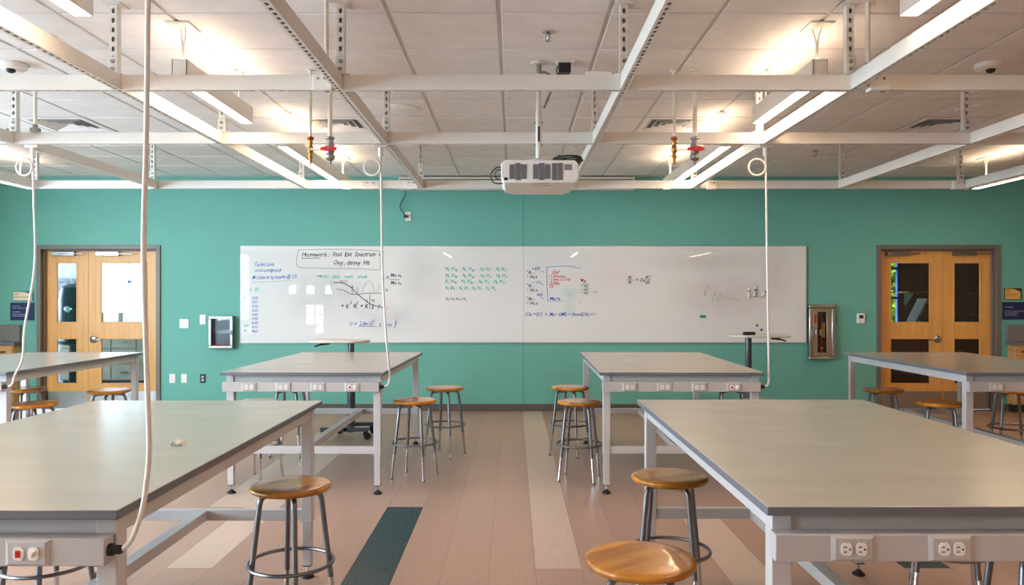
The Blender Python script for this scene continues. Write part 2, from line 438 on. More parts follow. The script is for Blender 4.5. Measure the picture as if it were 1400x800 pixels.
# walls
wb = MB()
for a, b in ((LX, D1[0] + .03), (D1[1] - .03, .126), (.130, D2[0] + .03), (D2[1] - .03, RX)): wb.box(a, b, WY, WB, 0, CZ + .1)
for d in (D1, D2): wb.box(d[0] + .03, d[1] - .03, WY, WB, DT - .03, CZ + .1)
wall_back = struct(wb.build('wall_back', 'teal_paint'), 'teal painted wall behind the whiteboards')
MB().box(.126, .130, WY + .006, WB, 0, CZ + .1).build('joint_strip', 'dark', wall_back)
def window_wall(name, axis, at, thick, span, wins, m):
    mb = MB()
    def bx(u0, u1, z0, z1):
        if axis == 'x': mb.box(min(at, at + thick), max(at, at + thick), u0, u1, z0, z1)
        else: mb.box(u0, u1, min(at, at + thick), max(at, at + thick), z0, z1)
    u = span[0]
    for (a, b, z0, z1) in wins:
        bx(u, a, 0, CZ + .1); bx(a, b, 0, z0); bx(a, b, z1, CZ + .1); u = b
    bx(u, span[1], 0, CZ + .1)
    return struct(mb.build(name, m))
WL = [(-2.0, .6, .85, 2.72), (1.1, 3.7, .85, 2.72), (4.2, 6.8, .85, 2.72)]
WR = [(-7.34, -5.85, .28, 1.92)]
wall_left = window_wall('wall_left', 'x', LX, -.15, (BY - .15, WY + .2), WL, 'teal_paint'); wall_left['label'] = 'left side wall with tall windows'
wall_right = struct(MB().box(RX, RX + .15, BY - .15, WB, 0, CZ + .1).build('wall_right', 'side_paint'), 'plain right side wall')
wall_rear = window_wall('wall_rear', 'y', BY, -.15, (LX - .15, RX + .15), WR, 'side_paint'); wall_rear['label'] = 'rear wall behind the camera with windows'
nwin = 0
def window(axis, at, u0, u1, z0, z1, cols, rows, fm='door_frame', label=None, depth=.07, opaque=(), gm='window_glass'):
    global nwin; nwin += 1
    def B(mb, a, b, c, d, w=depth):
        if axis == 'x': mb.box(at - w/2, at + w/2, a, b, c, d)
        else: mb.box(a, b, at - w/2, at + w/2, c, d)
    root = link(bpy.data.objects.new('window_%d' % nwin, None)); struct(root, label or 'tall window with grey frame')
    fr = MB(); t = .05
    B(fr, u0, u1, z0, z0 + t); B(fr, u0, u1, z1 - t, z1); B(fr, u0, u0 + t, z0 + t, z1 - t); B(fr, u1 - t, u1, z0 + t, z1 - t)
    fr.build('window_frame', fm, root)
    for c in range(1, cols):
        uc = u0 + (u1 - u0) * c / cols; m_ = MB(); B(m_, uc - .022, uc + .022, z0 + t, z1 - t, depth * .9); m_.build('mullion', fm, root)
    for r in range(1, rows):
        zc = z0 + (z1 - z0) * r / rows; m_ = MB(); B(m_, u0 + t, u1 - t, zc - .02, zc + .02, depth * .8); m_.build('mullion', fm, root)
    for c in range(cols):
        for r in range(rows):
            a = u0 + (u1 - u0) * c / cols; b = u0 + (u1 - u0) * (c + 1) / cols; e = z0 + (z1 - z0) * r / rows; f = z0 + (z1 - z0) * (r + 1) / rows
            p = MB()
            if axis == 'x': p.face([(at, a + .02, e + .02), (at, b - .02, e + .02), (at, b - .02, f - .02), (at, a + .02, f - .02)])
            else: p.face([(a + .02, at, e + .02), (b - .02, at, e + .02), (b - .02, at, f - .02), (a + .02, at, f - .02)])
            p.build('reflection_mask' if (c, r) in opaque else 'pane', 'side_paint' if (c, r) in opaque else gm, root, smooth=0)  # opaque panels added to break up the window's reflection on the whiteboard
    return root
for (a, b, z0, z1) in WL:
    window('x', LX - .08, a, b, z0, z1, 2, 2); portal('daylight_portal', (LX - .2, (a + b) / 2, (z0 + z1) / 2), (0, R(-90), 0), z1 - z0, b - a)
for (a, b, z0, z1) in WR:
    window('y', BY - .08, a, b, z0, z1, 5, 5, opaque={(0,0),(0,1),(0,2),(0,3),(1,0),(1,1),(1,2),(1,3),(1,4),(2,3),(3,3),(3,4),(4,1),(4,2),(4,3),(2,0),(4,0)}); portal('daylight_portal', ((a + b) / 2, BY - .2, (z0 + z1) / 2), (R(90), 0, 0), b - a, z1 - z0)
for a, b in ((LX, D1[0]), (D1[1], D2[0]), (D2[1], RX)):
    struct(MB().box(a, b, WY - .012, WY, 0, .092).build('baseboard_back', 'base', bevel=.003))

# ------------------------------------------------------------------ doors
def make_door(name, D, split, wide_left, label):
    root = link(bpy.data.objects.new(name, None)); struct(root, label); WLOC[root.name] = Vector((0, 0, 0))
    x0, x1 = D
    fr = MB()
    for (a, b) in ((x0, x0 + .055), (x1 - .055, x1)):
        fr.box(a, b, WY - .02, WB + .02, 0, DT)
    fr.box(x0 + .055, x1 - .055, WY - .02, WB + .02, DT - .055, DT)
    # rebate stops
    for (a, b) in ((x0 + .055, x0 + .075), (x1 - .075, x1 - .055)): fr.box(a, b, WY + .04, WY + .075, 0, DT - .055)
    fr.box(x0 + .075, x1 - .075, WY + .04, WY + .075, DT - .075, DT - .055)
    fr.build('door_frame', 'door_frame', root, bevel=.004)
    ya, yb = WY + .085, WY + .13
    for li, (a, b) in enumerate(((x0 + .058, split - .002), (split + .002, x1 - .058))):
        wide = (li == 0) == wide_left
        zt = DT - .06; st = .155 if wide else .135
        hl = [(0.335, .945), (1.135, 1.935)]
        leaf = MB(); gx0, gx1 = a + st, b - st
        leaf.box(a, gx0, ya, yb, .012, zt); leaf.box(gx1, b, ya, yb, .012, zt)
        leaf.box(gx0, gx1, ya, yb, .012, hl[0][0]); leaf.box(gx0, gx1, ya, yb, hl[0][1], hl[1][0]); leaf.box(gx0, gx1, ya, yb, hl[1][1], zt)
        L_ = leaf.build('door_leaf', 'door_wood', root)
        for (z0, z1) in hl:
            MB().box(gx0, gx1, ya + .018, ya + .024, z0, z1).build('pane', 'door_glass', L_)
            s_ = MB()
            s_.box(gx0, gx0 + .018, ya - .006, ya + .016, z0, z1); s_.box(gx1 - .018, gx1, ya - .006, ya + .016, z0, z1)
            s_.box(gx0 + .018, gx1 - .018, ya - .006, ya + .016, z0, z0 + .018); s_.box(gx0 + .018, gx1 - .018, ya - .006, ya + .016, z1 - .018, z1)
            s_.build('glazing_bead', 'door_wood', L_, bevel=.003)
        MB().box(a + .01, b - .01, ya - .003, ya, .02, .245).build('kick_plate', 'brushed', L_)
        # overhead closer
        c = MB(); ca = a + (.10 if li == 0 else .12); 
        c.box(ca, ca + .30, ya - .055, ya - .002, zt - .075, zt - .025)
        c.box(ca + .02 if li else ca + .1, ca + .5 if li else ca + .42, ya - .075, ya - .06, zt - .058, zt - .046)
        c.build('door_closer', 'steel', L_, bevel=.004)
        for hz in (.3, 1.05, 1.85):
            hx = a if li == 0 else b
            pass
        if wide:
            hx = (b - .07) if li == 0 else (a + .07); d = -1 if li == 0 else 1; hz = .925
            hd = MB(); hd.lathe([(.048, 0), (.05, -.008), (.04, -.02), (.02, -.024)], (hx, ya, hz), 20, 0, 'y')
            hd.tube([(hx, ya - .02, hz), (hx, ya - .06, hz), (hx + d * .02, ya - .065, hz), (hx + d * .13, ya - .062, hz - .004)], .011, 10)
            hd.build('lever_handle', 'brushed', L_)
    return root
make_door('door_1', D1, -5.555, False, 'pair of pale wooden glazed doors opening to a bright room, left')
make_door('door_2', D2, 5.605, True, 'pair of amber wooden glazed doors opening to a dim room, right')

# ------------------------------------------------------------------ rooms behind the doors
def annex(side, x0, x1, m, win, y1=13.4, fill_window=False):
    w = MB(); (a, b, z0, z1) = win
    if fill_window:  # unseen window added to let more daylight into this room
        w.box(x0 - .1, x0, WB, 10.7, 0, CZ); w.box(x0 - .1, x0, 13.0, y1, 0, CZ); w.box(x0 - .1, x0, 10.7, 13.0, 0, .9); w.box(x0 - .1, x0, 10.7, 13.0, 2.7, CZ)
        window('x', x0 - .05, 10.7, 13.0, .9, 2.7, 3, 1, 'blue_frame', 'unseen side window added to brighten the room beyond the left doors')
        portal('daylight_portal', (x0 - .12, 11.85, 1.8), (0, R(-90), 0), 1.8, 2.3)
    else: w.box(x0 - .1, x0, WB, y1, 0, CZ)
    w.box(x1, x1 + .1, WB, y1, 0, CZ)
    if x0 < LX: w.box(x0 - .1, LX, WB - .1, WB, 0, CZ + .1)
    if x1 > RX: w.box(RX, x1 + .1, WB - .1, WB, 0, CZ + .1)
    w.box(x0, a, y1, y1 + .1, 0, CZ); w.box(b, x1, y1, y1 + .1, 0, CZ); w.box(a, b, y1, y1 + .1, 0, z0); w.box(a, b, y1, y1 + .1, z1, CZ)
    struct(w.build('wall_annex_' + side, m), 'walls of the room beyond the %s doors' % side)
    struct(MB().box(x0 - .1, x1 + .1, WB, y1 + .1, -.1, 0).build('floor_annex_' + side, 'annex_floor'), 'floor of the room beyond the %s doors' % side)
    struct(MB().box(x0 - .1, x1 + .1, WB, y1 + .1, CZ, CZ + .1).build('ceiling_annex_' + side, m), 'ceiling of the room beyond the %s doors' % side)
annex('left', -9.2, -4.0, 'annex_wall', (-7.32, -4.3, 1.05, 2.7), fill_window=True)
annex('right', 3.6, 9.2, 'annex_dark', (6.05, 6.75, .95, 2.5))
window('y', 13.45, -7.32, -4.3, 1.05, 2.7, 5, 1, 'blue_frame', 'blue framed window beyond the left doors', gm='dusky_glass')
window('y', 13.45, 6.05, 6.75, .95, 2.5, 1, 3, 'blue_frame', 'blue framed window beyond the right doors', gm='tinted_glass')
portal('daylight_portal', (-5.8, 13.55, 1.87), (R(-90), 0, 0), 3.0, 1.6)
portal('daylight_portal', (6.4, 13.55, 1.7), (R(-90), 0, 0), .7, 1.5)

# left annex furniture
t = thing('lab_bench', (-5.6, 13.0, 0), 'wooden drawer bench seen through lower glass of the left doors', 'bench')
MB().box(-1.9, 1.5, -.33, .38, .88, .92).build('worktop', 'lab_edge', t)
MB().box(-1.9, 1.5, -.28, .38, .1, .88).build('carcass', 'bench_dull', t)
MB().box(-1.9, 1.5, -.2, .38, 0, .1).build('toe_kick', 'dark', t)
for i in range(8):
    for z0, z1 in ((.12, .36), (.38, .62), (.64, .86)):
        d_ = MB().box(-1.88 + i * .42, -1.88 + i * .42 + .4, -.30, -.28, z0, z1).build('drawer', 'bench_dull', t)
        MB().box(-1.88 + i * .42 + .14, -1.88 + i * .42 + .26, -.325, -.30, (z0 + z1) / 2 - .006, (z0 + z1) / 2 + .006).build('handle', 'steel', d_)
t = thing('carton', (-6.58, 12.85, .92), 'beige carton standing on the bench beyond the left doors', 'box')
MB().box(-.32, .12, -.15, .15, 0, .30).build('carton_body', 'card_box', t, bevel=.004)
MB().box(-.325, .125, -.02, .02, .3, .303).build('tape', 'paper', t)
t = thing('power_supply', (-6.28, 12.85, .92), 'small dark instrument with knobs beside the carton beyond the left doors', 'instrument')
MB().box(-.17, .17, -.14, .15, .01, .31).build('case', 'cart_steel', t, bevel=.006)
for dx in (-.09, .03):
    for dz in (.06, .18): MB().box(dx, dx + .08, -.15, -.14, dz, dz + .08).build('display', 'paper', t)
for dx in (-.03, .14): MB().lathe([(.018, 0), (.015, -.02)], (dx, -.14, .15), 10, 0, 'y').build('knob', 'black', t)
t = thing('microscope', (-6.62, 11.55, 0), 'dark blue machine on a pedestal behind the narrow left door pane', 'machine')
MB().lathe([(.22, 0), (.22, .03), (.06, .05), (.05, .75), (.2, .78), (.2, .82)], n=24).build('pedestal', 'black', t)
MB().lathe([(.10, .82), (.17, .9), (.19, 1.15), (.19, 1.45), (.16, 1.62), (.06, 1.68)], n=24).build('machine_body', 'navy_machine', t)
MB().lathe([(.05, 0), (.05, -.06), (.03, -.07)], (0.05, -.17, 1.3), 16, 0, 'y').build('dial', 'chrome', t)
t = thing('drying_rack', (-7.68, 13.36, 1.05), 'white pegboard drying rack beyond the narrow left door pane', 'rack')
MB().box(-.36, .36, -.03, 0, 0, .75).build('back_panel', 'cart_steel', t, bevel=.004)
for i in range(6):
    for j in range(6):
        x = -.3 + i * .12; z = .1 + j * .115
        MB().cyl((x, -.03, z), (x + .02, -.16, z + .06), .008, 6).build('peg', 'white_plastic', t)
t = thing('yellow_jug', (-7.17, 12.75, .92), 'yellow plastic jug standing on the bench beyond the left doors', 'jug')
MB().lathe([(.07, 0), (.075, .02), (.075, .2), (.04, .25), (.03, .28)], n=16).build('jug_body', 'yellow', t); MB().lathe([(.034, .28), (.034, .31)], n=12).build('cap', 'red', t)
# building across the yard, seen through the left doors
t = thing('outbuilding', (-7.5, 24, 0), 'pale outbuilding seen through the window beyond the left doors', 'building')
MB().box(-5, 4, 0, 5, -1, 3.2).build('wall', 'facade', t)
MB().prism([(-5.4, 3.2), (4.4, 3.2), (4.4, 3.35), (-.5, 5.0), (-5.4, 3.35)], -.3, 5.3, 'xz').build('roof', 'annex_wall', t)
for x in (-3.5, -.8, 2.0): MB().box(x, x + .9, -.03, 0, .8, 2.2).build('window', 'cart_steel', t)

# right annex furniture
t = thing('wooden_counter', (6.1, 12.6, 0), 'dark brown wooden counter seen through lower glass of the right doors', 'counter')
MB().box(-1.4, 1.6, -.4, .75, .9, .94).build('worktop', 'dark', t)
MB().box(-1.38, 1.58, -.36, .75, .1, .9).build('carcass', 'cab_brown', t)
MB().box(-1.38, 1.58, -.3, .75, 0, .1).build('toe_kick', 'black', t)
for i in range(5):
    for z0, z1 in ((.12, .48), (.5, .88)):
        d_ = MB().box(-1.37 + i * .59, -1.37 + i * .59 + .57, -.385, -.36, z0, z1).build('drawer', 'cab_brown', t)
        MB().box(-1.37 + i * .59 + .22, -1.37 + i * .59 + .35, -.405, -.385, z1 - .06, z1 - .045).build('handle', 'steel', d_)
t = thing('oscilloscope', (6.62, 12.5, .94), 'grey tilted instrument with a screen beyond the right doors', 'instrument')
MB().prism([(-.16, .12), (.14, .06), (.30, .42), (.04, .52)], -.13, .18, 'xz').build('case', 'vent_grey', t, bevel=.01)
MB().prism([(-.10, .17), (.08, .13), (.19, .38), (.02, .44)], -.14, -.13, 'xz').build('screen', 'lcd', t)
MB().box(-.15, .2, -.1, .15, 0, .12).build('stand', 'black', t)
t = thing('instrument_cabinet', (7.25, 12.75, .94), 'black rack of instruments behind the wide right door pane', 'instrument')
MB().box(-.2, .16, -.2, .3, 0, .66).build('case', 'black', t, bevel=.01)
for z in (.08, .24, .42): MB().box(-.17, .13, -.21, -.2, z, z + .12).build('front_panel', 'dark', t)
t = thing('paper_stack', (6.34, 12.24, .94), 'pale stack of papers leaning low behind the wide right door pane', 'paper')
for i in range(6): MB().box(-.19 + .004 * (i % 3), .11 + .004 * (i % 2), -.06, .12, i * .024, i * .024 + .022).build('ream', 'card_box', t)
t = thing('bench_meter', (7.55, 12.3, .94), 'dark meter with looped test leads behind the narrow right door pane', 'instrument')
MB().box(-.22, .22, -.1, .2, 0, .26).build('case', 'navy_machine', t, bevel=.01)
for i in range(3):
    x = -.12 + i * .11
    MB().tube(smooth_path([(x, -.11, .08), (x + .01, -.2, .12), (x + .06, -.22, .2), (x + .09, -.16, .14), (x + .1, -.12, .03)]), .007, 6).build('test_lead', ['red', 'cord', 'red'][i], t)
t = thing('wall_shelf', (7.0, 13.3, 1.55), 'dark shelf on the far wall beyond the right doors', 'shelf')
MB().box(-.3, 1.6, -.25, .1, 0, .03).build('shelf_board', 'cab_brown', t)
for x in (-.2, 1.4): MB().prism([(-.25, 0), (.1, 0), (.1, -.25)], x, x + .03, 'yz').build('bracket', 'dark', t)
def leafy(loc, h, r, n, label, mats):
    t = thing('leafy_tree', loc, label, 'tree', 'trees outside the window')
    MB().tube([(0, 0, 0), (.05, 0, h * .4), (0, .05, h * .8)], [.12, .09, .03], 8).build('trunk', 'bark', t)
    mb = MB()
    for i in range(n):
        while True:
            p = Vector((random.uniform(-1, 1), random.uniform(-1, 1), random.uniform(-1, 1)))
            if .25 < p.length < 1: break
        p = Vector((p.x * r, p.y * r, h * .62 + p.z * h * .45))
        u = Vector((random.gauss(0, 1), random.gauss(0, 1), random.gauss(0, 1))).normalized(); w = u.orthogonal().normalized(); s_ = random.uniform(.06, .12)
        mb.face([p - u * s_, p + w * s_ * .6, p + u * s_, p - w * s_ * .6], random.randint(0, 1))
    o = mb.build('crown', mats, t, smooth=0); o['kind'] = 'stuff'
leafy((7.7, 15.4, -.5), 4.8, 1.3, 9000, 'yellow green tree nearest the window beyond the right doors', ['leaf', 'leaf_light'])
leafy((4.6, 16.6, -.5), 5.2, 1.6, 9000, 'unseen darker tree added left of the yellow green tree to block sky', ['leaf', 'leaf'])  # both side trees added out of view to keep skylight off the window
leafy((10.9, 17.0, -.5), 5.2, 1.8, 9000, 'unseen darker tree added right of the yellow green tree to block sky', ['leaf', 'leaf'])
struct(MB().box(-60, 60, 13.6, 90, -.6, -.5).build('ground_outside', 'leaf'), 'green ground outside')

# ------------------------------------------------------------------ strut grid hung from the ceiling
SB = 2.575; SH = .08; SWD = .041; BEAMY = [1.98, 4.13, 5.555, 7.81]; 
LONGX = [-4.84, -3.62, -2.115, -.935, .59, 1.82, 3.31, 4.58]
sg = thing('strut_grid', (0, 4.13, SB), 'white perforated steel strut frame hung below the ceiling', 'ceiling frame')
def strut(a, b, axis, name, fixed, z=SB, step=.0508):
    mb = MB(); h = SWD / 2; th = .0025
    def B(u0, u1, s0, s1, z0, z1):
        if axis == 'y': mb.box(fixed + s0, fixed + s1, u0, u1, z0, z1)
        else: mb.box(u0, u1, fixed + s0, fixed + s1, z0, z1)
    B(a, b, -h, -h + th, z, z + SH); B(a, b, h - th, h, z, z + SH)
    B(a, b, -h + th, -.0075, z, z + th); B(a, b, .0075, h - th, z, z + th)
    B(a, b, -h + th, h - th, z + SH * .5 - th, z + SH * .5)
    B(a, b, -h + th, -.0075, z + SH - th, z + SH); B(a, b, .0075, h - th, z + SH - th, z + SH)
    u = a
    while u < b:
        B(u, min(u + .022, b), -.0075, .0075, z, z + th); u += step
    return mb.build(name, 'strut', sg, world=True, smooth=0)
for i, x in enumerate(LONGX):
    strut(1.2, 7.81, 'y', 'long_strut', x)
for j, y in enumerate(BEAMY):
    xs = [-6.4] + LONGX + [6.4]
    if j == 3: xs = LONGX
    for a, b in zip(xs, xs[1:]): strut(a + SWD / 2 + .001 if a > -6.3 else a, b - SWD / 2 - .001 if b < 6.3 else b, 'x', 'cross_strut', y)
def hanger(x, y):
    z0 = SB + SH - .0; mb = MB(); h = .0205; th = .003
    mb.box(x - h, x - h + th, y - h, y + h, z0 + .015, CZ); mb.box(x + h - th, x + h, y - h, y + h, z0 + .015, CZ)
    mb.box(x - h, x + h, y + h - th, y + h, z0 + .015, CZ)
    z = z0 + .05
    mb.box(x - h + th, x - .008, y - h, y - h + th, z0 + .015, CZ); mb.box(x + .008, x + h - th, y - h, y - h + th, z0 + .015, CZ)
    while z < CZ - .02: mb.box(x - .008, x + .008, y - h, y - h + th, z, z + .026); z += .0508
    hg = mb.build('hanger', 'strut', sg, world=True, smooth=0)
    b = MB(); b.box(x - .027, x + .027, y - .0285, y - .0215, z0, z0 + .095); b.box(x - .05, x + .05, y - .0285, y + .03, z0, z0 + .006)
    b.build('bracket', 'strut', hg, world=True, bevel=.002)
    for dz in (.03, .07): MB().lathe([(.011, -.0285), (.011, -.038)], (x, y, z0 + dz), 6, 0, 'y').build('bolt', 'galv', hg, world=True)
    MB().box(x - .05, x + .05, y - .05, y + .05, CZ - .006, CZ - .0005).build('ceiling_flange', 'strut', hg, world=True)
for (x, y) in [(-2.14, 4.13), (-.925, 4.13), (.59, 4.13), (1.80, 4.13), (-3.6, 5.555), (-2.10, 5.555), (-.915, 5.555), (.585, 5.555), (1.77, 5.555), (3.26, 5.555),
               (-3.66, 7.81), (-4.85, 7.81), (-2.15, 7.81), (-.94, 7.81), (1.83, 7.81), (3.33, 7.81), (4.53, 7.81), (.6, 7.81), (4.45, 4.13), (-4.7, 4.13)]:
    hanger(x, y)
def corner_box(x, y, w=.085):
    b = MB(); b.box(x - w, x, y - .03, y + .03, SB - .012, SB + .075)
    b.build('junction_box', 'strut', sg, world=True, bevel=.004)
    for q in (MB().lathe([(.012, 0), (.014, .004)], (x - w * .3, y, SB - .015), 10), MB().lathe([(.007, -.031), (.007, -.033)], (x - w * .7, y, SB + .05), 10, 0, 'y'), MB().lathe([(.009, -.031), (.009, -.033)], (x - w * .35, y, SB + .05), 10, 0, 'y')): q.build('knockout', 'galv', sg, world=True)
corner_box(-.965, 4.10, .10); corner_box(2.0, 4.10, .11); corner_box(4.6, 7.78, .16); corner_box(-3.62, 7.78, .1); corner_box(-.97, 7.78, .12); corner_box(-1.35, 7.78, .18); corner_box(2.05, 7.78, .09)
MB().box(.385, .525, 4.11, 4.15, SB + SH, SB + SH + .02).build('junction_box', 'strut', sg, world=True, bevel=.003)

# conduits and service pipes
for x, y, lab in ((-.985, 4.05, 'thin white conduit running to the junction box over back left table'), (1.885, 4.09, 'thin white conduit beside the right hanger over the right aisle'),
                  (-3.44, 5.53, 'thin white conduit beside the far left hanger')):
    t = thing('conduit', (x, y, SB + SH), lab, 'conduit', 'conduits dropping from the ceiling')
    MB().cyl((0, 0, .04), (0, 0, CZ - SB - SH), .0125, 10).build('conduit_tube', 'pipe', t)
    MB().box(-.03, .03, -.02, .02, 0, .03).build('conduit_clamp', 'galv', t, bevel=.003)
    MB().lathe([(.017, .03), (.017, .055)], n=10).build('coupling', 'galv', t)
def service_pipe(x, y, r, kind, lab):
    t = thing('service_pipe', (x, y, 2.38), lab, 'pipe', 'service pipes over the back tables')
    zt = CZ - 2.38
    MB().cyl((0, 0, .19), (0, 0, zt), r, 12).build('pipe_drop', 'pipe', t)
    MB().lathe([(r * 2.4, zt - .008), (r * 2.4, zt - .001)], n=16).build('escutcheon', 'pipe', t)
    if kind == 'brass':
        MB().lathe([(.014, .195), (.024, .19), (.024, .178), (.014, .17)], n=14).build('union_nut', 'copper', t)
        MB().lathe([(.014, .17), (.017, .15), (.012, .135), (.019, .125), (.019, .09), (.012, .08), (.015, .06), (.015, .05), (.008, .04), (.009, .0)], n=14).build('valve_body', 'brass', t)
        v = MB().box(.0, .10, -.03, -.022, .095, .112).build('lever', 'chrome', t, bevel=.003)
        MB().cyl((0, -.005, .104), (0, -.03, .104), .008, 8).build('stem', 'galv', v)
    else:
        MB().lathe([(.022, .195), (.031, .19), (.031, .178), (.022, .172), (.026, .15)], n=14).build('union_nut', 'galv', t)
        MB().lathe([(.026, .15), (.03, .14), (.03, .085), (.024, .075), (.033, .065), (.033, .045), (.02, .03), (.012, .026), (.012, .012), (.006, .008), (.006, -.01)], n=14).build('valve_body', 'galv', t)
        b = MB(); b.prism([(-.055, .095), (-.02, .088), (.02, .088), (.055, .095), (.055, .112), (.02, .122), (-.02, .122), (-.055, .112)], -.048, -.036, 'xz'); b.cyl((0, -.02, .105), (0, -.045, .105), .016, 12)
        hd = b.build('valve_handle', 'red', t, bevel=.002); MB().cyl((0, -.048, .105), (0, -.05, .105), .008, 10).build('handle_cap', 'blue_btn', hd)
service_pipe(-1.40, 5.3, .0105, 'brass', 'thin pipe with brass valve left of the back left drop cord')
service_pipe(-1.265, 5.3, .0155, 'red', 'thick pipe with red lever valve left of the projector')
service_pipe(1.108, 5.3, .0105, 'brass', 'thin pipe with brass valve right of the projector')
service_pipe(1.25, 5.3, .0160, 'red', 'thick pipe with red lever valve right of the projector')

# ------------------------------------------------------------------ linear pendant lights
def pendant(x, y0, y1, lab, wires=None):
    ZB = 2.715; ZT = 2.83; w = .0425
    t = thing('pendant_light', (x, (y0 + y1) / 2, ZB), lab, 'pendant light', 'linear pendant lights')
    y0 -= (t.location.y); y1 -= t.location.y; yc = t.location.y; H = ZT - ZB
    hs = MB(); hs.box(-w, -w + .004, y0, y1, 0, H); hs.box(w - .004, w, y0, y1, 0, H); hs.box(-w, w, y0, y0 + .004, 0, H); hs.box(-w, w, y1 - .004, y1, 0, H); hs.box(-w + .004, w - .004, y0 + .004, y1 - .004, H * .5, H * .5 + .003)
    hs.build('housing', 'lamp_body', t, smooth=0)
    MB().box(-w + .004, w - .004, y0 + .004, y1 - .004, .003, .007).build('diffuser', 'lamp_down', t, smooth=0)
    MB().box(-w + .012, w - .012, y0 + .02, y1 - .02, H - .02, H - .016).build('uplight_lens', 'lamp_up', t, smooth=0)
    for yy, kind in (wires or ((y0 + yc + .18, 'cord'), (y1 + yc - .18, 'wire'))):
        yy -= yc; zc = CZ - ZB
        c = MB(); c.cyl((0, yy, H - .015), (0, yy, zc), .0022, 6); 
        if kind == 'cord':
            c.tube([(-.02, yy + .02, zc - .01), (-.012, yy + .005, zc - .06), (-.005, yy, zc * .5 + H * .5), (-.006, yy, H)], .0055, 6)
            c.tube([(.02, yy - .02, zc - .01), (.012, yy + .005, zc - .05), (.005, yy, zc * .5 + H * .5), (.006, yy, H)], .0045, 6)
        cb = c.build('suspension_cable', 'lamp_body', t)
        if kind == 'cord': MB().box(-.07, .07, yy - .09, yy + .09, zc - .012, zc - .001).build('canopy', 'lamp_body', cb, bevel=.003)
        else: MB().lathe([(.03, zc - .02), (.04, zc - .006), (.04, zc - .001)], (0, yy, 0), 14).build('canopy', 'lamp_body', cb)
for x, side in ((-1.913, 'left'), (1.757, 'right')):
    pendant(x, .98, 3.42, 'pendant light cut off at the top edge, %s row' % side)
    pendant(x, 4.40, 5.52, 'shorter pendant light in front of the first cross strut, %s row' % side, ((4.45, 'cord'), (5.35, 'wire')))
    pendant(x, 6.36, 8.83, 'long pendant light reaching toward the teal wall, %s row' % side, ((6.5, 'wire'), (8.62, 'cord')))
pendant(5.30, 6.36, 8.83, 'pendant light at the far right edge above the right doors', ((6.5, 'wire'), (8.62, 'cord')))
pendant(-5.53, 6.36, 8.83, 'pendant light at the far left edge above the left doors', ((6.5, 'wire'), (8.62, 'cord')))
pendant(5.40, 2.4, 4.8, 'pendant light out past the right edge'); pendant(-5.53, 2.4, 4.8, 'pendant light out past the left edge')
for x, side in ((-1.913, 'left'), (1.757, 'right'), (5.40, 'far right')): pendant(x, -3.6, -1.15, 'pendant light behind the camera, %s row' % side)

# ------------------------------------------------------------------ ceiling fittings
def tile_centre(i, j): return (GX0 + G * (i + .5), GY0 + G * (j + .5))
for (i, j), lab in zip(sorted(VENTS), ('leftmost square air diffuser in the ceiling', 'square air diffuser behind the left service pipes', 'square air diffuser behind the right service pipes', 'rightmost square air diffuser in the ceiling')):
    x, y = tile_centre(i, j); t = thing('air_diffuser', (x, y, CZ), lab, 'air vent', 'ceiling air diffusers')
    h = .293
    def ring(a, b, z0, z1):
        mb = MB(); mb.box(-a, a, -a, -b, z0, z1); mb.box(-a, a, b, a, z0, z1); mb.box(-a, -b, -b, b, z0, z1); mb.box(b, a, -b, b, z0, z1); return mb
    ring(h, .24, -.002, .004).build('rim', 'tile', t)
    MB().box(-h, h, -h, h, .028, .0295).build('throat', 'vent_grey', t)
    for k in range(4):
        a = .235 - k * .055
        mb = MB()
        for s_ in range(4):
            q = []
            ca, sa = round(math.cos(s_ * math.pi / 2)), round(math.sin(s_ * math.pi / 2))
            for (u, v, z) in ((-a, -a, -.001), (a, -a, -.001), (a - .03, -a + .03, .022), (-a + .03, -a + .03, .022)): q.append((u * ca - v * sa, u * sa + v * ca, z))
            mb.face(q)
        mb.build('louvre', 'tile', t, smooth=0)
def disc(name, x, y, r, prof, mats, lab, cat, group=None):
    t = thing(name, (x, y, CZ), lab, cat, group); return t
for x, y, lab in ((-.93, 6.38, 'round flush ceiling speaker left of the projector'), (3.83, 6.38, 'round flush ceiling speaker above the right table')):
    t = thing('ceiling_speaker', (x, y, CZ), lab, 'speaker', 'ceiling speakers')
    MB().lathe([(.15, -.0005), (.15, -.008), (.135, -.012)], n=32).build('rim', 'white_plastic', t)
    MB().lathe([(.135, -.009), (.06, -.013), (.01, -.014)], n=32).build('grille', 'tile', t)
for x, y, lab in ((-3.36, 5.16, 'dome sensor on the ceiling at the left edge'), (3.19, 5.16, 'dome sensor on the ceiling at the right')):
    t = thing('ceiling_sensor', (x, y, CZ), lab, 'sensor', 'ceiling dome sensors')
    MB().lathe([(.085, -.0005), (.09, -.015), (.088, -.03), (.07, -.042), (.02, -.046)], n=28).build('housing', 'white_plastic', t)
    MB().lathe([(.03, -.044), (.026, -.06), (.012, -.068)], (0, -.02, 0), 16).build('lens', 'black', t)
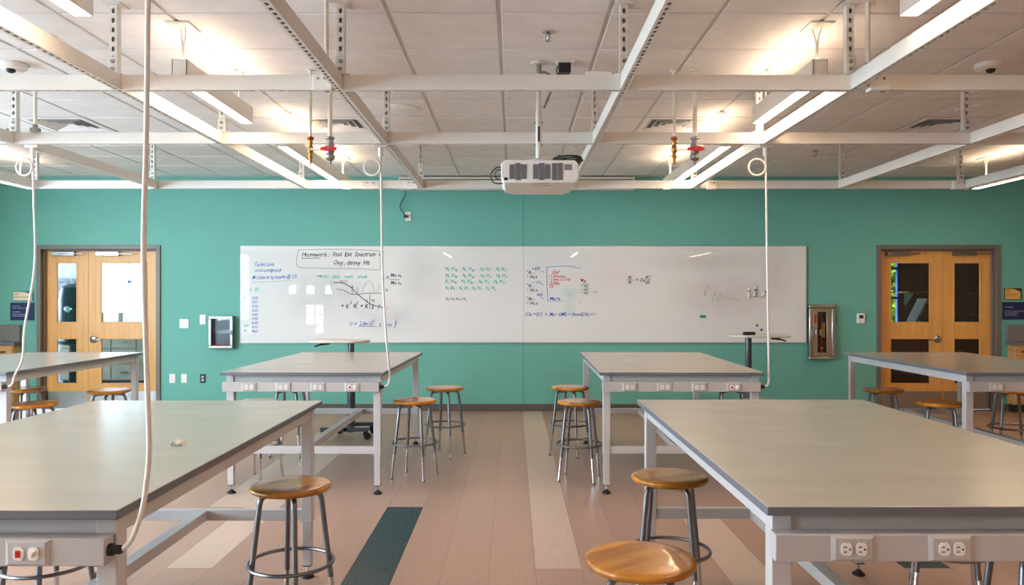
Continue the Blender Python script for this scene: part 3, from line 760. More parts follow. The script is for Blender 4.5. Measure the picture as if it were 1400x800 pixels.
for x, y, lab in ((.205, 4.55, 'pendent sprinkler head in front of the projector'), (-2.79, 4.62, 'pendent sprinkler head near the left hanger'), (3.22, 8.2, 'pendent sprinkler head toward the right doors'), (-4.68, 7.15, 'pendent sprinkler head at the far left edge')):
    t = thing('sprinkler', (x, y, CZ), lab, 'sprinkler', 'sprinkler heads')
    MB().lathe([(.035, -.0005), (.036, -.006), (.02, -.014)], n=20).build('escutcheon', 'chrome', t)
    MB().lathe([(.009, -.01), (.009, -.035), (.004, -.045)], n=10).build('stem', 'chrome', t)
    b = MB(); b.tube([(-.01, 0, -.015), (-.016, 0, -.03), (-.004, 0, -.05)], .003, 6); b.tube([(.01, 0, -.015), (.016, 0, -.03), (.004, 0, -.05)], .003, 6); b.build('yoke', 'chrome', t)
    MB().lathe([(.02, -.05), (.02, -.053)], n=12).build('deflector', 'chrome', t)

# ------------------------------------------------------------------ projector
t = thing('projector_mount', (.168, 5.14, 2.345), 'white pole mount holding the projector under the ceiling', 'mount')
MB().lathe([(.02, .05), (.02, .36), (.016, .37), (.016, CZ - 2.345 - .07)], n=16).build('pole', 'strut', t)
MB().lathe([(.019, CZ - 2.345 - .075), (.019, CZ - 2.345 - .0)], n=16).build('pole_collar', 'galv', t)
MB().lathe([(.055, CZ - 2.345 - .012), (.055, CZ - 2.345 - .001)], n=20).build('ceiling_flange', 'strut', t)
b = MB(); b.box(-.006, .006, -.024, -.018, .16, .26); b.build('slot', 'black', t)
MB().lathe([(.03, .05), (.075, .035), (.085, .02), (.07, .008), (.02, .003)], n=20).build('mount_plate', 'strut', t)
for dz in (.14, .29): MB().cyl((-.03, -.0, dz), (.03, 0, dz), .006, 8).build('clamp_bolt', 'galv', t)
t = thing('projector', (.168, 4.9, 2.197), 'white projector hung from the ceiling with vented back and cables', 'projector')
W2 = .247; HB = .146
body = [(-W2 + .02, 0), (W2 - .02, 0), (W2, .03), (W2, HB - .025), (W2 - .025, HB), (-W2 + .025, HB), (-W2, HB - .025), (-W2, .03)]
MB().prism(body, 0, .42, 'xz').build('projector_body', 'projector', t, bevel=.006)
fb = MB(); n = len(fb.v)
poly = [(-W2 + .02, .42), (W2 - .02, .42), (W2 - .02, .50), (W2 - .07, .60), (-W2 + .07, .60), (-W2 + .02, .50)]
MB().prism(poly, .004, HB - .01, 'xy').build('front_shell', 'projector', t, bevel=.006)
def vent(x0, x1, z0, z1, cols, name='vent', corner=True):
    mb = MB(); w_ = (x1 - x0) / cols
    for c in range(cols):
        a, b_ = x0 + c * w_ + .002, x0 + (c + 1) * w_ - .002
        zz0, zz1 = z0, z1
        if corner and c in (0, cols - 1): zz0, zz1 = z0 + .008, z1 - .008
        mb.box(a, b_, -.003, .001, zz0, zz1, 0)
        k = zz0 + .006
        while k < zz1 - .003: mb.box(a, b_, -.0045, -.003, k, k + .0025, 1); k += .0095
    mb.build(name, ['vent_grey', 'dark'], t, smooth=0)
vent(-.196, -.083, .016, .126, 3); vent(-.046, .068, .016, .126, 3); vent(.075, .147, .016, .126, 2, corner=False)
MB().box(-.228, -.206, -.003, .001, .016, .034).build('socket', 'black', t)
MB().box(.155, .205, -.002, .001, .080, .118).build('rating_label', 'vent_grey', t)
for i in range(4): txt(('MODEL', 'INPUT 1', 'HDMI  LAN', 'AUDIO OUT')[i], .157, .068 - i * .014, .011, 'sign_dark_text', t, -.0012, shear=0, name='print')
b = MB(); b.box(-.06, .07, .12, .123, -.0015, .001); b.box(-.05, .06, .04, .042, -.0015, .001); b.build('seam', 'vent_grey', t)
def cable(pts, r, name, m, parent): return MB().tube(smooth_path(pts, 6), r, 7).build(name, m, parent)
cable([(-W2 + .01, .1, .11), (-W2 - .03, .1, .115), (-W2 - .07, .12, .07), (-W2 - .05, .13, .02), (-W2 + .01, .12, .012)], .004, 'cable', 'black', t)
cable([(-W2 + .01, .14, .1), (-W2 - .025, .14, .105), (-W2 - .045, .15, .07), (-W2 - .02, .15, .045), (-W2 + .01, .15, .045)], .004, 'cable', 'black', t)
cable([(-.13, .16, HB), (-.11, .18, HB + .03), (-.08, .2, HB + .02), (-.05, .2, HB + .002)], .005, 'cable', 'black', t)
t2 = thing('cable_coil', (.36, 5.12, 2.348), 'coil of black cable lying on top of the projector', 'cable')
for i in range(5):
    pts = [((.085 + .008 * (i % 3)) * math.cos(a), (.06 + .008 * ((i + 1) % 3)) * math.sin(a), .01 + i * .009 + .004 * math.sin(2 * a + i)) for a in [k * math.pi / 14 for k in range(28)]]
    MB().tube(pts, .0055, 6, 0, True).build('cable_loop', 'black', t2)
for a in (.6, 2.2, 4.0): MB().tube([(.088 * math.cos(a) + .018 * math.cos(b) * math.cos(a), .065 * math.sin(a) + .018 * math.cos(b) * math.sin(a), .028 + .03 * math.sin(b)) for b in [k * math.pi / 6 for k in range(12)]], .003, 5, 0, True).build('cable_tie', 'dark', t2)
t = thing('ceiling_outlet', (.345, 5.13, CZ), 'black plug box on the ceiling beside the projector pole', 'outlet')
MB().box(-.06, .06, -.05, .05, -.012, -.0005).build('plate', 'white_plastic', t, bevel=.002)
MB().box(-.045, .035, -.04, .03, -.075, -.012).build('plug_block', 'black', t, bevel=.006)
cable([(-.03, -.03, -.07), (-.05, -.03, -.09), (-.06, -.02, -.06), (-.05, -.01, -.03)], .004, 'cable', 'black', t)
cable([(-.177 + .02, .02, -.06), (-.12, .02, -.065), (-.09, .02, -.1), (-.085, .02, -.16), (-.14, .02, -.3)], .008, 'flexible_conduit', 'galv', t)

# projection screen case
t = thing('projection_screen_case', (.04, WY, 2.85), 'long cream projection screen case mounted above the whiteboards', 'projection screen')
MB().box(-1.5, 1.5, -.11, 0, .02, .168).build('case', 'strut', t, bevel=.004)
MB().box(-1.5, 1.5, -.115, -.005, 0, .018).build('bottom_bar', 'strut', t, bevel=.003)
MB().box(-1.51, -1.5, -.118, 0, 0, .17).build('end_cap', 'white_plastic', t); MB().box(1.5, 1.51, -.118, 0, 0, .17).build('end_cap', 'white_plastic', t)
MB().box(-1.49, 1.49, -.112, -.11, .125, .135).build('trim_line', 'dark', t)
MB().box(1.34, 1.42, -.114, -.11, .075, .085).build('badge', 'sign_navy', t)
t = thing('power_cable', (-1.46, WY - .04, 2.55), 'black cable hanging from the screen case to a wall outlet', 'cable')
MB().tube(smooth_path([(.06, 0, .30), (.062, 0, .24), (.02, 0, .16), (-.005, 0, .09), (.015, 0, .04), (.045, 0, .0), (.06, .0, -.018)], 8), .0055, 8).build('cable', 'black', t)
MB().box(.045, .085, -.01, .028, -.05, -.015).build('plug', 'black', t, bevel=.004)

# ------------------------------------------------------------------ whiteboards and what is written on them
S = 105.5
def BX(px): return (px - 702) / S
def BZ(py): return 1.46 + (408 - py) / S
BZ0, BZ1 = .891, 2.133
boards = []
for x0, x1, lab in ((-3.526, .127, 'left half of the long whiteboard, with homework notes'), (.129, 3.782, 'right half of the long whiteboard, with red and blue notes')):
    t = thing('whiteboard', (0, WY, 0), lab, 'whiteboard', 'whiteboard panels on the teal wall')
    t.location = (0, WY, 0)
    MB().box(x0, x1, -.018, -.001, BZ0, BZ1).build('panel', 'whiteboard', t)
    fr = MB(); fr.box(x0, x1, -.021, 0, BZ1, BZ1 + .008); fr.box(x0, x1, -.024, 0, BZ0 - .012, BZ0)
    if x0 < 0: fr.box(x0 - .008, x0, -.021, 0, BZ0 - .012, BZ1 + .008)
    else: fr.box(x1, x1 + .008, -.021, 0, BZ0 - .012, BZ1 + .008)
    fr.build('edge_trim', 'board_edge', t); boards.append(t)
WS = WY - .0192
BL, BR = boards
def wr(s, px, py, hpx, ink, board=BL, rot=0.0, w=1.0, shear=.22): txt(s, BX(px), BZ(py), hpx / S * 1.35, ink, board, WS, rot, shear, .0025, wscale=w, bold=hpx / S * .02)
def st(pts, ink, board=BL, w=.008, name='pen_stroke', sm=0):
    P = [(BX(a), BZ(b)) for a, b in pts]
    if sm: P = [(p.x, p.y) for p in smooth_path([(a, b, 0) for a, b in P], sm)]
    mb = MB(); ribbon(mb, P, w, WS); mb.build(name, ink, board, world=True, smooth=0)
# homework box
wr('Homework :  Find  Ext  Spectrum  of', 413, 351, 6.3, 'ink_black', w=.86, rot=.005); wr('Oxy , deoxy  Hb', 456, 362, 6.3, 'ink_black', w=.86)
st([(413, 353.5), (437, 353)], 'ink_black')
st([(409, 342), (460, 341), (515, 343), (521, 347), (520, 360), (518, 369), (490, 367.5), (440, 367), (412, 366), (406, 361), (407, 349), (409, 342)], 'ink_grey', w=.006, sm=4)
wr('Corbin Scott', 348.5, 364, 5.2, 'ink_blue', w=.72); wr('corbin.scott@mail.ab', 349, 371.5, 4.2, 'ink_blue', w=.74); wr("M 1-2pm or by appoint @ 172", 345.5, 382, 5, 'ink_blue', w=.72, rot=.03)
wr('\u2192No  class   next   week', 435, 380.5, 5.6, 'ink_teal', w=.86); st([(434, 377.8), (440, 377.8)], 'ink_green', w=.012)
for i, n_ in enumerate(('565', '527', '532', '555', '545', '570', '630', '632', '800')): wr(n_, 344.5, 409 + i * 5.7, 3.7, 'ink_blue', w=1.15)
wr('L  E\u03bb', 342, 398, 5, 'ink_teal', w=.9); wr('Nc', 332, 409, 3.8, 'ink_teal'); wr('~', 333, 420, 6, 'ink_teal'); wr('~', 333, 431, 6, 'ink_teal'); wr('UV', 333.5, 447, 3.8, 'ink_green'); wr('IR', 333.5, 454, 4, 'ink_green')
st([(345, 386), (380, 385), (400, 383)], 'ink_pale', w=.005)
st([(456, 386.5), (470, 387.5), (480, 393), (489, 402), (500, 411), (510, 417), (526, 421)], 'ink_black', w=.010, sm=5)
st([(461, 395.5), (470, 397), (480, 402), (489, 402.5), (505, 401), (525, 401)], 'ink_black', w=.007, sm=5)
st([(482, 402), (482, 391)], 'ink_black', w=.006); st([(480.5, 394), (482, 391), (483.5, 394)], 'ink_black', w=.006)
st([(489.5, 393), (489, 400)], 'ink_black', w=.006); st([(506, 402), (506, 414)], 'ink_black', w=.007); st([(506, 416), (506, 423)], 'ink_grey', w=.01)
st([(453, 383), (453.5, 397)], 'ink_teal', w=.008); st([(495, 400), (499, 390), (503, 385), (509, 387), (512, 400)], 'ink_teal', w=.006, sm=5); st([(516, 400), (520, 390), (524, 400)], 'ink_teal', w=.005, sm=4)
wr('HbO', 464, 387, 3.8, 'ink_grey')
wr('+ K  \u00b7R  + K  (   ) . . .', 466, 421.5, 6.5, 'ink_black', w=.86); wr('3', 478.5, 416, 4, 'ink_black'); wr('2', 487, 416, 4, 'ink_black'); wr('3', 500, 414, 4, 'ink_black'); wr('98', 507, 413, 4, 'ink_grey'); wr('6', 509, 422, 4, 'ink_grey')
wr('R =', 521, 382, 6, 'ink_black', w=.9); wr('Mm x\u2081', 534, 378.5, 4.8, 'ink_black', w=.85); wr('Mm x\u2082', 534, 389, 4.8, 'ink_black', w=.85); st([(533, 382), (547, 383)], 'ink_black', w=.006); wr('h', 527, 399, 5, 'ink_black')
wr('\u03c3 =  2.8x10', 478, 445, 5.5, 'ink_blue', w=.9); wr('-21', 507, 440, 3.6, 'ink_blue'); st([(491, 446.5), (516, 446.5)], 'ink_blue', w=.006); wr('\u03b5  [cm  ]', 518, 446.5, 5.5, 'ink_blue', w=.9); wr('2', 540, 441, 3.6, 'ink_blue')
for i, (y, s_) in enumerate(((370, 'N\u2081 W\u2081\u2081 \u00b7  N\u2081 W\u2081\u2082 -  N\u2081 W\u2081 \u00b7  N\u2081 W\u2082'), (379, 'N\u2081 W\u2081\u2081 \u00b7  N\u2081 W\u2081\u2082 -  N\u2082 W\u2081 \u00b7  N\u2081 W\u2082'), (387, 'K\u2081 W\u2081\u2081 \u00b7  N\u2081 W\u2081\u2082 -  N\u2081 W\u2081 \u00b7  N\u2081 W\u2082'), (396, 'N\u2081 W\u2081 \u00b7  N\u2081 W\u2082 \u00b7 N\u2081 W\u2081 -  N\u2081 W\u2082'))):
    wr(s_, 608.5, y, 5.2, 'ink_teal', w=(.80, .80, .78, .70)[i], rot=-.004)
wr('N\u2081+N\u2082+N\u2083+N\u2084', 609, 410.5, 4.2, 'ink_grey', w=.78)
# right half
for y, a, b_ in ((373, '\u2022 \u03bc\u1d62', '\u2022 W\u2081\u00b7s'), (391, '\u2022 \u03bc\u2c7c', '\u2022 W\u2082\u00b7s'), (409, '\u2022 \u03bc\u2096', '\u2022 W\u2083\u00b7s')):
    wr(a, 719, y, 4.4, 'ink_black', BR, w=.9); wr(b_, 720, y + 7.5, 4.4, 'ink_black', BR, w=.9)
wr('=350', 727, 370, 4, 'ink_blue', BR, rot=.12); wr('= 350', 727, 388.5, 4, 'ink_pale', BR, rot=.05); wr('450', 733, 405, 4, 'ink_blue', BR)
for y in (370, 388, 406): st([(739, y), (743.5, y + 2.6)], 'ink_pale', BR)
for y in (375, 393, 411): st([(721, y), (731, y - 1.5)], 'ink_pale', BR, w=.006)
st([(747, 365.5), (775, 364), (794, 367)], 'ink_pale', BR, w=.009, sm=4); st([(747.3, 365), (747.5, 390), (749, 412)], 'ink_blue', BR, w=.006); st([(748, 412), (770, 412)], 'ink_pale', BR, w=.006); st([(793, 410), (791.5, 415)], 'ink_pale', BR)
wr('Def', 755, 374, 4.4, 'ink_red', BR); wr('\u2022 3 unknowns', 749.5, 379.5, 3.9, 'ink_red', BR, w=.78); wr('\u2022 3 eqns (3,13,6)', 749.5, 383.8, 3.9, 'ink_red', BR, w=.85); wr('\u2022 0 eqns', 749.5, 388, 3.9, 'ink_red', BR, w=.85)
st([(754, 375.5), (762, 375.3)], 'ink_red', BR, w=.005); st([(750, 389), (766, 388.6)], 'ink_red', BR, w=.006); st(arc(753.7, 391.5, 1.9, 0, 360, 12), 'ink_red', BR, w=.006)
wr('Matrix', 751, 410.5, 4.6, 'ink_blue', BR, w=.9)
wr('A', 797, 387, 4, 'ink_black', BR); st([(795, 388.7), (805, 388.3)], 'ink_teal', BR, w=.007)
for y in (393, 398, 402.5): wr('\u2022 W\u2081\u00b2', 794, y, 4, 'ink_black', BR, w=.85)
wr('= N', 808, 401, 3.6, 'ink_pale', BR)
wr('(13x + D1)  =  (Mo - 6M8) = (4modD3x) = 1', 717.5, 432, 5.2, 'ink_blue', BR, w=.75)
wr('dy', 857.5, 381.5, 4.6, 'ink_black', BR); wr('dt', 857.5, 388, 4.6, 'ink_black', BR); st([(857, 383), (865, 383)], 'ink_black', BR, w=.006)
wr('= D\u2081', 868, 385, 5, 'ink_black', BR); wr('dC', 881, 381.5, 4.6, 'ink_black', BR); wr('dR', 881, 388.5, 4.6, 'ink_black', BR); st([(880, 383), (888, 383)], 'ink_black', BR, w=.006)
st([(963, 403.5), (964, 395), (968, 389), (970.5, 395)], 'ink_pale_green', BR, w=.007, sm=4); st([(963, 404), (963.4, 399)], 'ink_green', BR, w=.009)
st([(972.5, 419), (974, 410), (977, 399), (979, 409), (981, 412), (984, 402), (987, 408), (991, 406), (997, 409), (1004, 409.5), (1012, 409.5)], 'ink_pale_green', BR, w=.005, sm=4)
st([(957, 432), (964, 432.4)], 'ink_green', BR, w=.024); st([(957, 434.0), (964, 434)], 'ink_green', BR, w=.016)
# things held on the board by magnets
for px, py, a, cap, lab in ((1022.5, 400.5, 4, 'red', 'red capped marker held on the whiteboard'), (1031, 399, -8, 'black', 'black capped marker held on the whiteboard, middle of three'), (1044, 401, -36, 'sign_navy', 'tilted blue capped marker held on the whiteboard')):
    t = thing('marker', (BX(px), WY - .033, BZ(py)), lab, 'marker', 'markers on the whiteboard'); t.rotation_euler = (0, R(a) * -1, 0)
    MB().cyl((0, 0, -.06), (0, 0, .02), .011, 12).build('barrel', 'white_plastic', t); MB().cyl((0, 0, .02), (0, 0, .065), .012, 12).build('cap', 'white_plastic', t)
    MB().cyl((0, 0, .012), (0, 0, .03), .0125, 12).build('cap_ring', cap, t); MB().cyl((0, 0, -.068), (0, 0, -.06), .009, 12).build('end_plug', cap, t)
for px, py, m, lab in ((1034, 445, 'magnet', 'grey round magnet on whiteboard, upper left of three'), (1040, 451, 'magnet', 'grey round magnet on whiteboard, lowest of three'), (1049.5, 449.5, 'magnet', 'grey round magnet on whiteboard behind the drop cord'), (1049.5, 416, 'rocker', 'small red magnet on whiteboard beside the drop cord')):
    t = thing('magnet', (BX(px), WY - .018, BZ(py)), lab, 'magnet', 'round magnets')
    r = .016 if m == 'magnet' else .009
    MB().lathe([(r, 0), (r, -.008), (r * .8, -.011)], n=16, axis='y').build('magnet_body', m, t); MB().lathe([(r * .6, -.011), (r * .5, -.013)], n=12, axis='y').build('magnet_cap', 'steel' if m == 'magnet' else m, t)
hp = [(0, -.02), (.022, .004), (.020, .016), (.010, .018), (0, .010), (-.010, .018), (-.020, .016), (-.022, .004)]
tag(MB().prism(hp, -.008, 0, 'xz').build('heart_magnet', 'rocker', loc=(BX(795.5), WY - .018, BZ(383.5)), bevel=.002), 'small red heart shaped magnet on the right whiteboard', 'magnet')

# ------------------------------------------------------------------ wall fittings
def plate(x, z, w, h, lab, kind, m='white_plastic'):
    t = thing('wall_plate', (x, WY, z), lab, {'switch': 'light switch', 'outlet': 'outlet', 'blank': 'wall plate', 'data': 'outlet'}[kind], 'wall plates')
    MB().box(-w / 2, w / 2, -.008, 0, -h / 2, h / 2).build('cover_plate', m, t, bevel=.003)
    if kind == 'switch':
        n_ = 2 if w > .1 else 1
        for i in range(n_):
            cx = 0 if n_ == 1 else (-.023 + i * .046)
            MB().box(cx - .016, cx + .016, -.013, -.008, -.033, .033).build('rocker', m, t, bevel=.002)
    elif kind in ('outlet', 'data'):
        for dz in (-.02, .02):
            r_ = MB().box(-.016, .016, -.0105, -.008, dz - .014, dz + .014).build('receptacle', m if kind == 'outlet' else 'steel', t, bevel=.003)
            s_ = MB(); s_.box(-.008, -.005, -.0112, -.0104, dz - .002, dz + .007); s_.box(.005, .008, -.0112, -.0104, dz - .002, dz + .007); s_.box(-.002, .002, -.0112, -.0104, dz - .01, dz - .006); s_.build('slot', 'dark', r_)
    for dz in (-h / 2 + .008, h / 2 - .008): MB().lathe([(.003, -.008), (.003, -.0095)], (0, 0, dz), 8, 0, 'y').build('screw', 'steel', t)
plate(BX(252), BZ(442.5), .118, .118, 'double light switch plate right of the left doors', 'switch')
plate(BX(277.5), BZ(437), .078, .125, 'single light switch beside the small metal wall cabinet', 'switch')
plate(BX(236), BZ(517.5), .075, .118, 'white wall outlet nearest the left doors', 'outlet')
plate(BX(252), BZ(517.5), .075, .118, 'blank white wall plate between two outlets', 'blank')
plate(BX(277.5), BZ(517.5), .07, .115, 'black data outlet low on the wall under the metal cabinet', 'data', 'black')
plate(BX(558), BZ(296), .072, .118, 'white outlet below the projection screen case', 'outlet')
plate(BX(496), BZ(254), .0, .0, '', 'blank') if False else None
t = thing('thermostat', (BX(1176), WY, BZ(435.5)), 'white thermostat between the red extinguisher and right doors', 'thermostat')
MB().box(-.05, .05, -.028, 0, -.066, .066).build('case', 'white_plastic', t, bevel=.008)
MB().box(-.028, .028, -.0295, -.028, .0, .045).build('display', 'lcd', t); MB().box(-.012, .012, -.030, -.028, -.045, -.039).build('button', 'vent_grey', t)
# small metal cabinet (left)
t = thing('wall_cabinet', (BX(305), WY, BZ(454)), 'small empty metal wall cabinet left of the whiteboard', 'cabinet')
w_, h_ = .155, .208
fr = MB(); fr.box(-w_, w_, -.09, 0, h_ - .035, h_); fr.box(-w_, w_, -.09, 0, -h_, -h_ + .035); fr.box(-w_, -w_ + .035, -.09, 0, -h_ + .035, h_ - .035); fr.box(w_ - .035, w_, -.09, 0, -h_ + .035, h_ - .035)
fr.build('cabinet_frame', 'brushed', t, bevel=.006)
MB().box(-w_ + .035, w_ - .035, -.012, -.002, -h_ + .035, h_ - .035).build('back_panel', 'cart_steel', t)
MB().box(-w_ + .035, w_ - .035, -.07, -.066, -h_ + .035, h_ - .035).build('pane', 'door_glass', t)
MB().box(w_ - .024, w_ - .012, -.097, -.09, -.03, .03).build('latch', 'black', t); MB().box(-.09, .07, -.06, -.02, -h_ + .035, -h_ + .05).build('label_strip', 'ext_red', t)
# extinguisher cabinet (right)
t = thing('extinguisher_cabinet', (BX(1121), WY, BZ(454)), 'bronze metal fire extinguisher cabinet beside the whiteboard', 'cabinet')
w_, h_ = .168, .355
def ringbox(a0, a1, h0, h1, y0, y1):
    mb = MB(); mb.box(-a0, a0, y0, y1, h1, h0); mb.box(-a0, a0, y0, y1, -h0, -h1); mb.box(-a0, -a1, y0, y1, -h1, h1); mb.box(a1, a0, y0, y1, -h1, h1); return mb
ringbox(w_, w_ - .045, h_, h_ - .045, -.075, 0).build('cabinet_frame', 'brushed', t, bevel=.012)
d_ = ringbox(w_ - .047, .058, h_ - .047, .262, -.068, -.055)
dr = d_.build('cabinet_door', 'brushed', t, bevel=.003)
MB().box(-.058, .058, -.063, -.060, -.262, .262).build('pane', 'door_glass', dr)
MB().box(-.1, -.076, -.071, -.068, .115, .225).build('warning_label', 'ext_red', dr)
hd = MB(); hd.box(-.096, -.08, -.09, -.068, -.08, -.07); hd.box(-.096, -.08, -.09, -.068, .03, .04); hd.box(-.096, -.08, -.094, -.088, -.08, .04); hd.build('handle', 'chrome', dr, bevel=.002)
MB().lathe([(.012, -.068), (.012, -.078)], (-.088, 0, .085), 12, 0, 'y').build('lock', 'chrome', dr)
MB().box(-w_ + .045, w_ - .045, -.008, -.001, -h_ + .045, h_ - .045).build('back_panel', 'black', t)
t = thing('fire_extinguisher', (BX(1121), WY - .032, BZ(454) - .305), 'red fire extinguisher with yellow tag inside the bronze cabinet', 'fire extinguisher')
MB().lathe([(.021, 0), (.023, .01), (.023, .36), (.019, .40), (.009, .43), (.009, .46)], n=20).build('cylinder', 'ext_red', t)
MB().lathe([(.0235, .215), (.0235, .235)], n=20).build('strap', 'black', t); MB().lathe([(.0232, .26), (.0232, .34)], n=20).build('label_band', 'paper', t)
MB().prism([(-.02, .10), (0, .085), (.02, .10), (0, .115)], -.026, -.0225, 'xz').build('emblem', 'paper', t)
b = MB(); b.tube([(0, 0, .46), (-.006, 0, .485), (.03, 0, .495)], .006, 8); b.tube([(-.03, 0, .478), (.0, 0, .475), (.02, 0, .478)], .004, 8); b.build('valve_handle', 'steel', t)
MB().tube(smooth_path([(.01, 0, .47), (.032, 0, .45), (.035, 0, .36), (.032, 0, .25)], 6), .006, 8).build('hose', 'black', t)
MB().prism([(.004, .24), (.036, .24), (.04, .43), (.006, .425)], -.0265, -.0245, 'xz').build('inspection_tag', 'yellow', t)
# signs
def sign(name, x, z, w, h, base, lab, lines, panel=None, textm='sign_text'):
    t = thing(name, (x, WY, z), lab, 'sign', 'door signs')
    MB().box(-w / 2, w / 2, -.012, 0, -h / 2, h / 2).build('sign_plate', base, t, bevel=.002)
    if panel:
        p = [(-w/2 + .008, -h/2 + .008), (w/2 - .02, -h/2 + .008), (w/2 - .02, h/2 - .045), (w/2 - .08, h/2 - .02), (0, h/2 - .01), (-w/2 + .008, h/2 - .006)]
        MB().prism(p, -.0145, -.012, 'xz').build('sign_panel', panel, t)
    for (s_, dx, dz, sz) in lines: txt(s_, x - w / 2 + dx, z + h / 2 - dz, sz, textm, t, WY - .0155, shear=0, name='lettering')
    return t
sign('room_sign', BX(1384), BZ(402), .225, .15, 'sign_black', 'tan room name sign right of the right doors', [('102F', .02, .045, .03), ('ELECTRONICS /', .02, .085, .022), ('INSTRUMENT', .02, .108, .022)], 'sign_tan', 'sign_dark_text')
sign('donor_sign', BX(1388), BZ(425), .35, .225, 'sign_navy', 'navy donor sign below the tan sign at the right', [('Provided by', .03, .07, .022), ('The Founder Family Foundation', .03, .122, .020), ("Bruce R. Founder '12", .03, .148, .020), ('Susanne R. Founder', .03, .174, .020)])
sign('room_sign', BX(32.5), BZ(405), .265, .125, 'sign_slate', 'cream room name sign left of the left doors', [('102D', .02, .045, .028), ('RENEW CENTER', .02, .085, .026)], 'sign_cream', 'sign_dark_text')
sign('donor_sign', BX(31.2), BZ(426), .31, .228, 'sign_navy', 'navy donor sign below the cream sign at the left', [('In honor of', .03, .05, .022), ('faculty, students and staff', .03, .075, .019), ('Provided by', .03, .125, .022), ('friends of the department', .03, .155, .019), ('and the College of Science', .03, .178, .019)])
# side benches on the back wall
for sx, lab in ((1, 'shallow grey topped drawer bench at the right edge'), (-1, 'shallow grey topped drawer bench at the left edge')):
    t = thing('wall_bench', (sx * 6.36, WY - .15, 0), lab, 'bench')
    def bb(u0, u1, y0, y1, z0, z1, name, m, par=None, bev=0): 
        a, b_ = sorted((sx * u0, sx * u1)); return MB().box(a, b_, y0, y1, z0, z1).build(name, m, par or t, bevel=bev)
    bb(0, .98, -.01, .14, .86, .90, 'worktop', 'lab_edge', bev=.004)
    bb(.01, .98, .10, .14, .90, 1.12, 'backsplash', 'bench_grey', bev=.003)
    bb(.03, .98, .01, .14, .1, .86, 'carcass', 'bench_wood'); bb(.05, .98, .04, .14, 0, .1, 'toe_kick', 'dark')
    for i in range(2):
        for z0, z1 in ((.12, .40), (.42, .62), (.64, .84)):
            d_ = bb(.04 + i * .47, .49 + i * .47, -.008, .01, z0, z1, 'drawer', 'bench_wood', bev=.002)
            bb(.12 + i * .47, .26 + i * .47, -.028, -.008, (z0 + z1) / 2 + .03, (z0 + z1) / 2 + .045, 'handle', 'black', d_)

